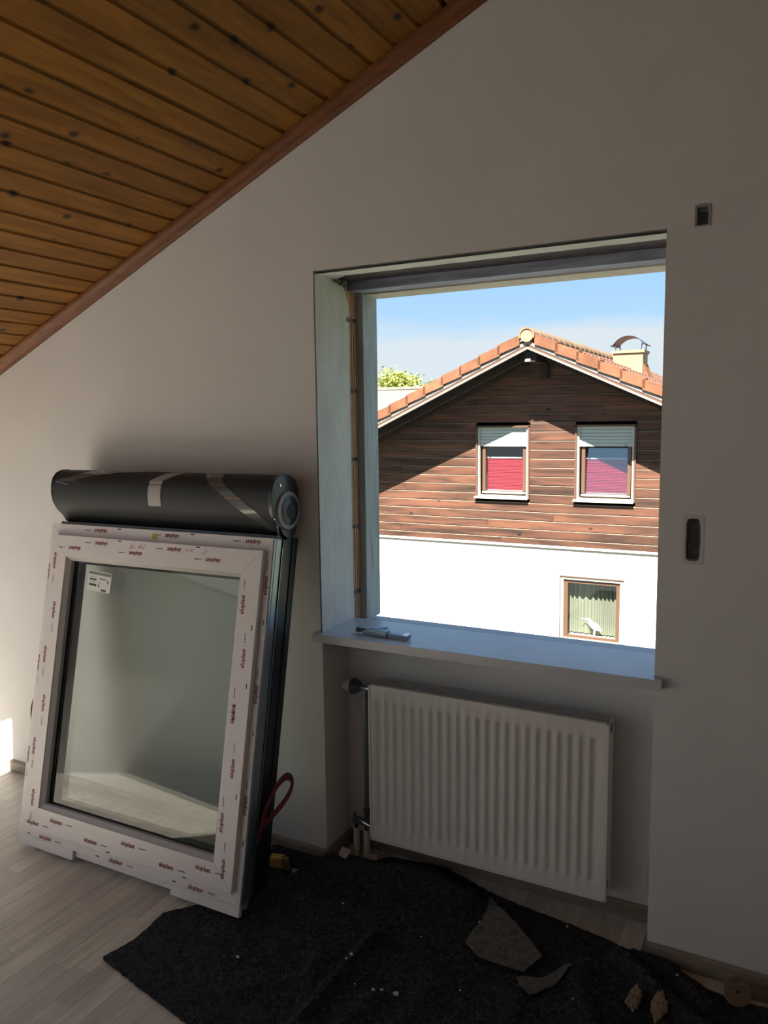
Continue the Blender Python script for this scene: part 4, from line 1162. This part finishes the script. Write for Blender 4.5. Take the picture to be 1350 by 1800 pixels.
# upper windows
def upper_window(x0, x1, z0, z1, tilt):
    yb = HD + 0.10
    b = MB()
    fx = [(x0 + 0.06, x0 + 0.115), (x1 - 0.115, x1 - 0.06)]
    for (a, c) in fx: b.box(a, c, yb - 0.03, yb + 0.04, z0 + 0.06, z1 - 0.02)
    b.box(x0 + 0.06, x1 - 0.06, yb - 0.03, yb + 0.04, z0 + 0.055, z0 + 0.115); b.box(x0 + 0.06, x1 - 0.06, yb - 0.03, yb + 0.04, z1 - 0.3, z1 - 0.25)
    w = hpart(b, 'window_frame', M['winbrown'])
    b = MB(); b.box(x0 - 0.01, x1 + 0.01, yb + 0.3, yb + 0.31, z0, z1); b.box(x0 - 0.01, x0 + 0.0, yb, yb + 0.3, z0, z1); b.box(x1, x1 + 0.01, yb, yb + 0.3, z0, z1)
    hpart(b, 'room_back', M['inner'], w)
    b = MB()
    for a in (x0 - 0.03, x1 + 0.0): b.box(a, a + 0.03, HD - 0.03, yb + 0.05, z0, z1 + 0.02)
    b.box(x0 - 0.03, x1 + 0.03, HD - 0.03, yb + 0.05, z1, z1 + 0.03)
    hpart(b, 'casing', M['bargebr'], w)
    for a in (x0 + 0.002, x1 - 0.034):
        b = MB(); b.box(a, a + 0.032, HD + 0.0, yb - 0.03, z0 + 0.03, z1); hpart(b, 'shutter_guide', M['cream'], w)
    b = MB()   # lowered part of the roller shutter
    zs = z1 - 0.325; n = 6; h = 0.325 / n
    for q in range(n):
        b.box(x0 + 0.034, x1 - 0.034, HD + 0.035, HD + 0.047, zs + q * h + 0.004, zs + (q + 1) * h)
    sh = hpart(b, 'roller_shutter', M['shutter'], w)
    b = MB()
    for q in range(n):
        m_ = 20
        for r in range(m_):
            a = x0 + 0.05 + (x1 - x0 - 0.1) * r / m_
            b.box(a, a + 0.024, HD + 0.0340, HD + 0.0352, zs + q * h + 0.004, zs + q * h + 0.013)
    for a in (x0 + 0.16, x1 - 0.16): b.box(a, a + 0.035, HD + 0.02, HD + 0.035, zs + 0.006, zs + 0.028)
    hpart(b, 'shutter_slots', M['slot'], w)
    b = MB()   # pleated blind
    xa, xb, za, zb = x0 + 0.115, x1 - 0.115, z0 + 0.125, z0 + 0.675
    n = 22; h = (zb - za) / n
    for q in range(n):
        b.quad((xa, yb + 0.10, za + q * h), (xb, yb + 0.10, za + q * h), (xb, yb + 0.088, za + (q + .5) * h), (xa, yb + 0.088, za + (q + .5) * h))
        b.quad((xa, yb + 0.088, za + (q + .5) * h), (xb, yb + 0.088, za + (q + .5) * h), (xb, yb + 0.10, za + (q + 1) * h), (xa, yb + 0.10, za + (q + 1) * h))
    hpart(b, 'pleated_blind', M['red'], w, label='red pleated blind')
    b = MB(); b.box(xa, xb, yb + 0.08, yb + 0.10, zb, zb + 0.028); b.box(xa, xb, yb + 0.08, yb + 0.10, za - 0.02, za); hpart(b, 'blind_rail', M['blindbar'], w)
    b = MB(); b.box(x0 + 0.06, x1 - 0.06, yb - 0.05, yb - 0.03, z0 + 0.075, z0 + 0.105); hpart(b, 'drip_rail', M['blindbar'], w)
    b = MB(); b.prism([(HD - 0.075, z0 - 0.012), (HD - 0.075, z0 + 0.012), (yb, z0 + 0.05), (yb, z0 + 0.03)], lambda y, z: (x0 - 0.045, y, z), lambda y, z: (x1 + 0.012, y, z)); hpart(b, 'window_ledge', M['cream'], w)
    # pane, leaning inwards at the top when tilted open
    zc = z0 + 0.10; t = math.tan(math.radians(tilt))
    b = MB()
    zt = z1 - 0.29
    b.quad((xa, yb - 0.0, zc), (xb, yb - 0.0, zc), (xb, yb + t * (zt - zc) * 0.55, zt), (xa, yb + t * (zt - zc) * 0.55, zt))
    hpart(b, 'pane', M['skypane'] if tilt else M['housepane'], w)
upper_window(*UW[0], 0)
upper_window(*UW[1], 12)
# lower window
b = MB(); yb = HD - 0.004
for (a, c, d, e_) in ((LX0, LX0 + 0.05, LZ0, LZ1), (LX1 - 0.05, LX1, LZ0, LZ1), (LX0 + 0.05, LX1 - 0.05, LZ1 - 0.045, LZ1), (LX0 + 0.05, LX1 - 0.05, LZ0, LZ0 + 0.05)):
    b.box(a, c, HD - 0.012, HD + 0.07, d, e_)
lwn = hpart(b, 'window_surround', M['cream'])
b = MB()
for (a, c, d, e_) in ((LX0 + 0.05, LX0 + 0.115, LZ0 + 0.05, LZ1 - 0.045), (LX1 - 0.115, LX1 - 0.05, LZ0 + 0.05, LZ1 - 0.045), (LX0 + 0.115, LX1 - 0.115, LZ1 - 0.105, LZ1 - 0.045), (LX0 + 0.115, LX1 - 0.115, LZ0 + 0.05, LZ0 + 0.15)):
    b.box(a, c, HD + 0.02, HD + 0.07, d, e_)
hpart(b, 'window_frame', M['winbrown'], lwn)
b = MB(); b.box(LX0 + 0.06, LX1 - 0.06, HD - 0.005, HD + 0.02, LZ0 + 0.075, LZ0 + 0.11); hpart(b, 'drip_rail', M['cream'], lwn)
b = MB(); b.box(LX0 - 0.012, LX0, HD - 0.03, HD, LZ0, LZ1 + 0.012); b.box(LX0, LX1 + 0.012, HD - 0.03, HD, LZ1, LZ1 + 0.014); hpart(b, 'window_edge', M['bargebr'], lwn)
b = MB(); b.quad((LX0 + 0.115, HD + 0.04, LZ0 + 0.15), (LX1 - 0.115, HD + 0.04, LZ0 + 0.15), (LX1 - 0.115, HD + 0.04, LZ1 - 0.105), (LX0 + 0.115, HD + 0.04, LZ1 - 0.105)); 
hpart(b, 'pane', M['housepane'], lwn)
# roof: soffit, barge layers, verge tiles, ridge tiles, field tiles
HE = 5.6                          # run of each slope in plan
for s in (-1, 1):
    X = lambda d: AX + s * d
    def layer(name, mt, y0, y1, lo, hi, d0=0.0, d1=HE):
        bb = MB()
        bb.prism([(d0, UZ + lo - HS * d0), (d1, UZ + lo - HS * d1), (d1, UZ + hi - HS * d1), (d0, UZ + hi - HS * d0)], lambda d, z: (X(d), y0, z), lambda d, z: (X(d), y1, z))
        return hpart(bb, name, mt)
    layer('barge_board', M['barge'], HV - 0.005, HV + 0.03, -0.0, 0.035)
    layer('barge_strip', M['bargebr'], HV + 0.006, HV + 0.03, 0.035, 0.072)
    layer('verge_flashing', M['barge'], HV + 0.0, HV + 0.03, 0.072, 0.128)
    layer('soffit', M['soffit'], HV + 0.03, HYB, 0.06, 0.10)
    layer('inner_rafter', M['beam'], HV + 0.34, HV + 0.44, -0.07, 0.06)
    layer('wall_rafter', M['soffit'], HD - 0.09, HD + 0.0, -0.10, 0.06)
    layer('roof_deck', M['bargebr'], HV + 0.03, HYB, 0.10, 0.17)
    # verge tiles, stepped
    L_ = 0.325; n = int(HE / L_) + 1
    bb = MB(); lift = 0.028
    def vt(d, h): return (s * d, h)
    for (y0, y1, lo, hi) in ((-0.03, -0.008, 0.0, 0.155), (-0.008, 0.21, 0.125, 0.155)):
        pts = [(0.0, lo + 0.0), (L_ + 0.04, lo - HS * (L_ + 0.04) + lift), (L_ + 0.04, hi - HS * (L_ + 0.04) + lift), (0.0, hi)]
        bb.prism(pts, lambda d, z: (s * d, y0, z), lambda d, z: (s * d, y1, z))
    first = None
    for q in range(n):
        d = 0.12 + q * L_
        if first is None:
            first = bb.build('verge_tile', M['tile'], hs); o = first
        else: o = copy_of(first, hs, (0, 0, 0))
        o.location = (AX + s * d - AX, HV - HD, UZ + 0.118 - HS * d + 3.3)
# field tiles on the slope facing us
bb = MB(); NL = 5
row, col_ = 0.33, 0.30
pr = [(0.0, 0.012), (0.04, 0.048), (0.09, 0.058), (0.14, 0.048), (0.18, 0.014), (0.24, 0.004), (0.305, 0.010)]
dn = 0.36
for (a, h0), (c, h1) in zip(pr[:-1], pr[1:]):
    bb.quad((0, a, h0), (0, c, h1), (dn, c, h1 + 0.02 - HS * dn), (dn, a, h0 + 0.02 - HS * dn))
    bb.quad((dn, a, h0 + 0.02 - HS * dn), (dn, c, h1 + 0.02 - HS * dn), (dn, c, h1 - 0.005 - HS * dn), (dn, a, h0 - 0.005 - HS * dn))
tile0 = bb.build('roof_tile', M['tilefield'], hs, smooth=True); cnt = 0; far = MB()
for r in range(16):
    for c in range(33):
        d = 0.10 + r * row; y = HV + 0.20 + c * col_
        if y > HYB - 0.3: continue
        loc = (d, y - HD, UZ + 0.175 - HS * d + 3.3)
        if r < 8 and cnt < 262:
            if cnt == 0: tile0.location = loc
            else: copy_of(tile0, hs, loc)
            cnt += 1
        else:
            for (a, h0), (e2, h1) in zip(pr[:-1], pr[1:]):
                far.quad((d + AX, y + a, loc[2] - 3.3 + h0), (d + AX, y + e2, loc[2] - 3.3 + h1), (d + AX + dn, y + e2, loc[2] - 3.3 + h1 + 0.02 - HS * dn), (d + AX + dn, y + a, loc[2] - 3.3 + h0 + 0.02 - HS * dn))
o = hpart(far, 'roof_tiles_beyond', M['tilefield']); o['kind'] = 'stuff'
b = MB()   # far slope, seen only along its edge
n = 17
for r in range(n):
    d = 0.1 + r * row
    b.quad((AX - d, HV + 0.2, hz(AX - d, 0.20)), (AX - d, HYB, hz(AX - d, 0.20)), (AX - d - dn, HYB, hz(AX - d - dn, 0.225)), (AX - d - dn, HV + 0.2, hz(AX - d - dn, 0.225)))
o = hpart(b, 'far_slope_tiles', M['tilefield']); o['kind'] = 'stuff'
# ridge tiles
bb = MB(); sg = 10
def arc(r, y, dz=0.0): return [(r * math.cos(math.pi * (-0.12 + 1.24 * k / sg)), y, r * math.sin(math.pi * (-0.12 + 1.24 * k / sg)) + dz) for k in range(sg + 1)]
A0, A1, A2 = arc(0.128, 0.0), arc(0.112, 0.40), arc(0.100, 0.0)
for k in range(sg):
    bb.quad(A0[k], A0[k+1], A1[k+1], A1[k]); bb.quad(A0[k], A2[k], A2[k+1], A0[k+1])
rt = bb.build('ridge_tile', M['ridge'], hs, smooth=True)
y = HV - 0.06; q = 0
while y < HYB - 0.3:
    loc = (0, y - HD, UZ + 0.205 + 3.3)
    if q == 0: rt.location = loc
    else: copy_of(rt, hs, loc)
    y += 0.36; q += 1
b = MB(); b.tube([(AX, HV - 0.045, UZ + 0.205), (AX, HV + 0.1, UZ + 0.205)], 0.101, 24); hpart(b, 'ridge_end', M['mortar'])
# purlin ends
b = MB(); b.box(AX - 0.075, AX + 0.11, HV + 0.10, HD + 0.03, UZ - 0.19, UZ + 0.02); hpart(b, 'ridge_purlin', M['beam'])
b = MB(); b.box(AX + 0.0, AX + 0.12, HD - 0.10, HD + 0.02, UZ - 0.42, UZ - 0.12); hpart(b, 'purlin_post', M['beam'])
b = MB(); b.box(AX - 0.07, AX + 0.02, HV + 0.092, HV + 0.10, UZ - 0.186, UZ - 0.14); hpart(b, 'purlin_end', M['barge'])
# chimney with a curved sheet cap
CY0, CY1, CX0, CX1 = 13.9, 14.45, -1.90, -1.33
b = MB(); b.box(CX0, CX1, CY0, CY1, 2.2, 2.93); b.box(CX0 - 0.03, CX1 + 0.03, CY0 - 0.03, CY1 + 0.03, 2.93, 2.985)
ch = hpart(b, 'chimney', M['chim'])
b = MB(); b.prism([(CX1 + 0.01, 2.2), (CX1 + 0.22, 2.2), (CX1 + 0.01, 2.72)], lambda x, z: (x, CY0 + 0.02, z), lambda x, z: (x, CY1, z)); hpart(b, 'flashing', M['tile'], ch)
b = MB(); n = 14; cx, r0 = (CX0 + CX1) / 2, 0.335
P = [(cx + r0 * math.sin(-1.05 + 2.1 * k / n), 3.265 - r0 * (1 - math.cos(-1.05 + 2.1 * k / n))) for k in range(n + 1)]
P = [(P[0][0] - 0.06, P[0][1] - 0.01)] + P + [(P[-1][0] + 0.06, P[-1][1] - 0.01)]
for (a, c) in zip(P[:-1], P[1:]):
    for dz in (0, -0.008):
        b.quad((a[0], CY0 - 0.03, a[1] + dz), (c[0], CY0 - 0.03, c[1] + dz), (c[0], CY1 + 0.03, c[1] + dz), (a[0], CY1 + 0.03, a[1] + dz))
hpart(b, 'chimney_cap', M['metalcap'], ch, smooth=True)
for (x, y) in ((CX0 + 0.04, CY0 + 0.03), (CX1 - 0.04, CY0 + 0.03), (CX0 + 0.04, CY1 - 0.03), (CX1 - 0.04, CY1 - 0.03)):
    b = MB(); b.tube([(x, y, 2.98), (x + (0.02 if x > cx else -0.02), y, 3.12)], 0.012, 6); hpart(b, 'cap_leg', M['metalcap'], ch)

# curtain and bird figure in the lower window
b = MB(); n = 140; xa, xb = LX0 + 0.06, LX1 - 0.02
def cpt(t):
    return (xa + (xb - xa) * t, HD + 0.24 + 0.022 * math.sin(t * 70 + 2.6 * math.sin(t * 9)))
for k in range(n):
    p, q = cpt(k / n), cpt((k + 1) / n)
    b.quad((p[0], p[1], LZ0 + 0.152), (q[0], q[1], LZ0 + 0.152), (q[0], q[1], LZ1 - 0.106), (p[0], p[1], LZ1 - 0.106))
cu = b.build('curtain', M['curtain'], smooth=True)
b = MB(); b.box(LX0 + 0.001, LX1 - 0.001, HD + 0.08, HD + 0.29, LZ0, LZ0 + 0.13); hpart(b, 'inner_ledge', M['cream'], lwn)
tag(cu, 'pale sheer pleated curtain behind the lower window of the white wall', 'curtain')
bf = empty('bird_figurine', (-1.455, HD + 0.14, LZ0 + 0.13))
bf.scale = (1.15, 1.0, 1.25)
tag(bf, 'white long-billed wading bird figurine standing at the lower window', 'figurine')
def flat_tube(b, pts, rads):
    n0 = len(b.v); b.tube(pts, rads, 12)
    for i in range(n0, len(b.v)):
        x, y, z = b.v[i]; b.v[i] = (x, y * 0.7, z)
b = MB(); flat_tube(b, [(-0.075, 0, 0.235), (-0.055, 0, 0.228), (-0.045, 0, 0.20), (-0.02, 0, 0.165), (0.03, 0, 0.140), (0.08, 0, 0.115), (0.125, 0, 0.092)], [0.015, 0.024, 0.026, 0.045, 0.050, 0.034, 0.006]); b.build('bird_body', M['birdwhite'], bf, smooth=True)
b = MB(); flat_tube(b, [(-0.07, 0, 0.232), (-0.12, 0, 0.236), (-0.19, 0, 0.232)], [0.009, 0.006, 0.002]); b.build('bill', M['birdwhite'], bf)
for x in (0.012, 0.028):
    b = MB(); flat_tube(b, [(x, 0, 0.10), (x - 0.006, 0, 0.0)], [0.006, 0.005]); b.build('leg', M['birdwhite'], bf)

# ------------------------------------------------------------------ farther off: barn roof and trees
bn = empty('barn', (-13.0, 24, -3.3)); tag(bn, 'low building with a pale weathered roof beyond the tiled roof', 'building')
binv = Matrix.Translation((13.0, -24, 3.3))
def bpart(b, name, mt):
    o = b.build(name, mt); o.parent = bn; o.matrix_parent_inverse = binv; return o
b = MB(); b.box(-20, -8.6, 24.4, 33, -3.3, 0.2); bpart(b, 'wall', M['barnwall'])
b = MB(); b.prism([(23.8, 0.0), (29.0, 3.05), (34.2, 0.0), (34.2, -0.2), (29.0, 2.85), (23.8, -0.2)], lambda y, z: (-20.6, y, z), lambda y, z: (-8.0, y, z)); bpart(b, 'roof', M['barnroof'])
b = MB(); b.tube([(-20.6, 29.0, 3.06), (-8.0, 29.0, 3.06)], 0.10, 10); bpart(b, 'ridge_cap', M['barnroof'])
def tree(name, label, x, y, zc, rx, rz, mt, n, seed):
    rnd = random.Random(seed)
    t = empty(name, (x, y, -3.3)); tag(t, label, 'tree', 'trees beyond the roofs')
    b = MB(); b.tube([(0, 0, 0), (0.1, 0, zc + 2.0), (0.15, 0, zc + 3.3 + rz * 0.3)], [0.25, 0.18, 0.06], 8)
    for k in range(7):
        a = rnd.uniform(0, 6.28); b.tube([(0.1, 0, zc + 2.2 + rnd.uniform(-0.5, .5)), (math.cos(a) * rx * .6, math.sin(a) * rx * .6, zc + 3.3 + rnd.uniform(-.2, .7) * rz)], [0.07, 0.015], 5)
    b.build('trunk', M['bark'], t)
    b = MB()
    cl_ = [(rnd.gauss(0, .45) * rx, rnd.gauss(0, .45) * rx, rnd.gauss(0, .4) * rz) for _ in range(60)]
    for k in range(n):
        c = rnd.choice(cl_); p = Vector((c[0] + rnd.gauss(0, .16) * rx, c[1] + rnd.gauss(0, .16) * rx, zc + 3.3 + c[2] + rnd.gauss(0, .14) * rz))
        s_ = rnd.uniform(0.05, 0.11); d = Vector((rnd.gauss(0, 1), rnd.gauss(0, 1), rnd.gauss(0, 1))).normalized(); e1 = d.orthogonal().normalized() * s_; e2 = d.cross(e1).normalized() * s_ * .6
        b.v += [tuple(p - e1), tuple(p + e2), tuple(p + e1), tuple(p - e2)]; q = len(b.v); b.f.append((q - 4, q - 3, q - 2, q - 1)); b.mi.append(0)
    me = bpy.data.meshes.new('crown'); me.from_pydata(b.v, [], b.f); me.materials.append(mt)
    o = bpy.data.objects.new('crown', me); COL.objects.link(o); o.parent = t
tree('leafy_tree', 'bright yellow-green spring tree rising behind the pale barn roof', -18.9, 38, 3.35, 1.45, 1.0, M['leaf'], 5200, 3)
tree('leafy_tree', 'thinner dull green tree between barn and tiled roof edge', -19.2, 45, 3.7, 1.4, 0.7, M['leaf2'], 2600, 5)
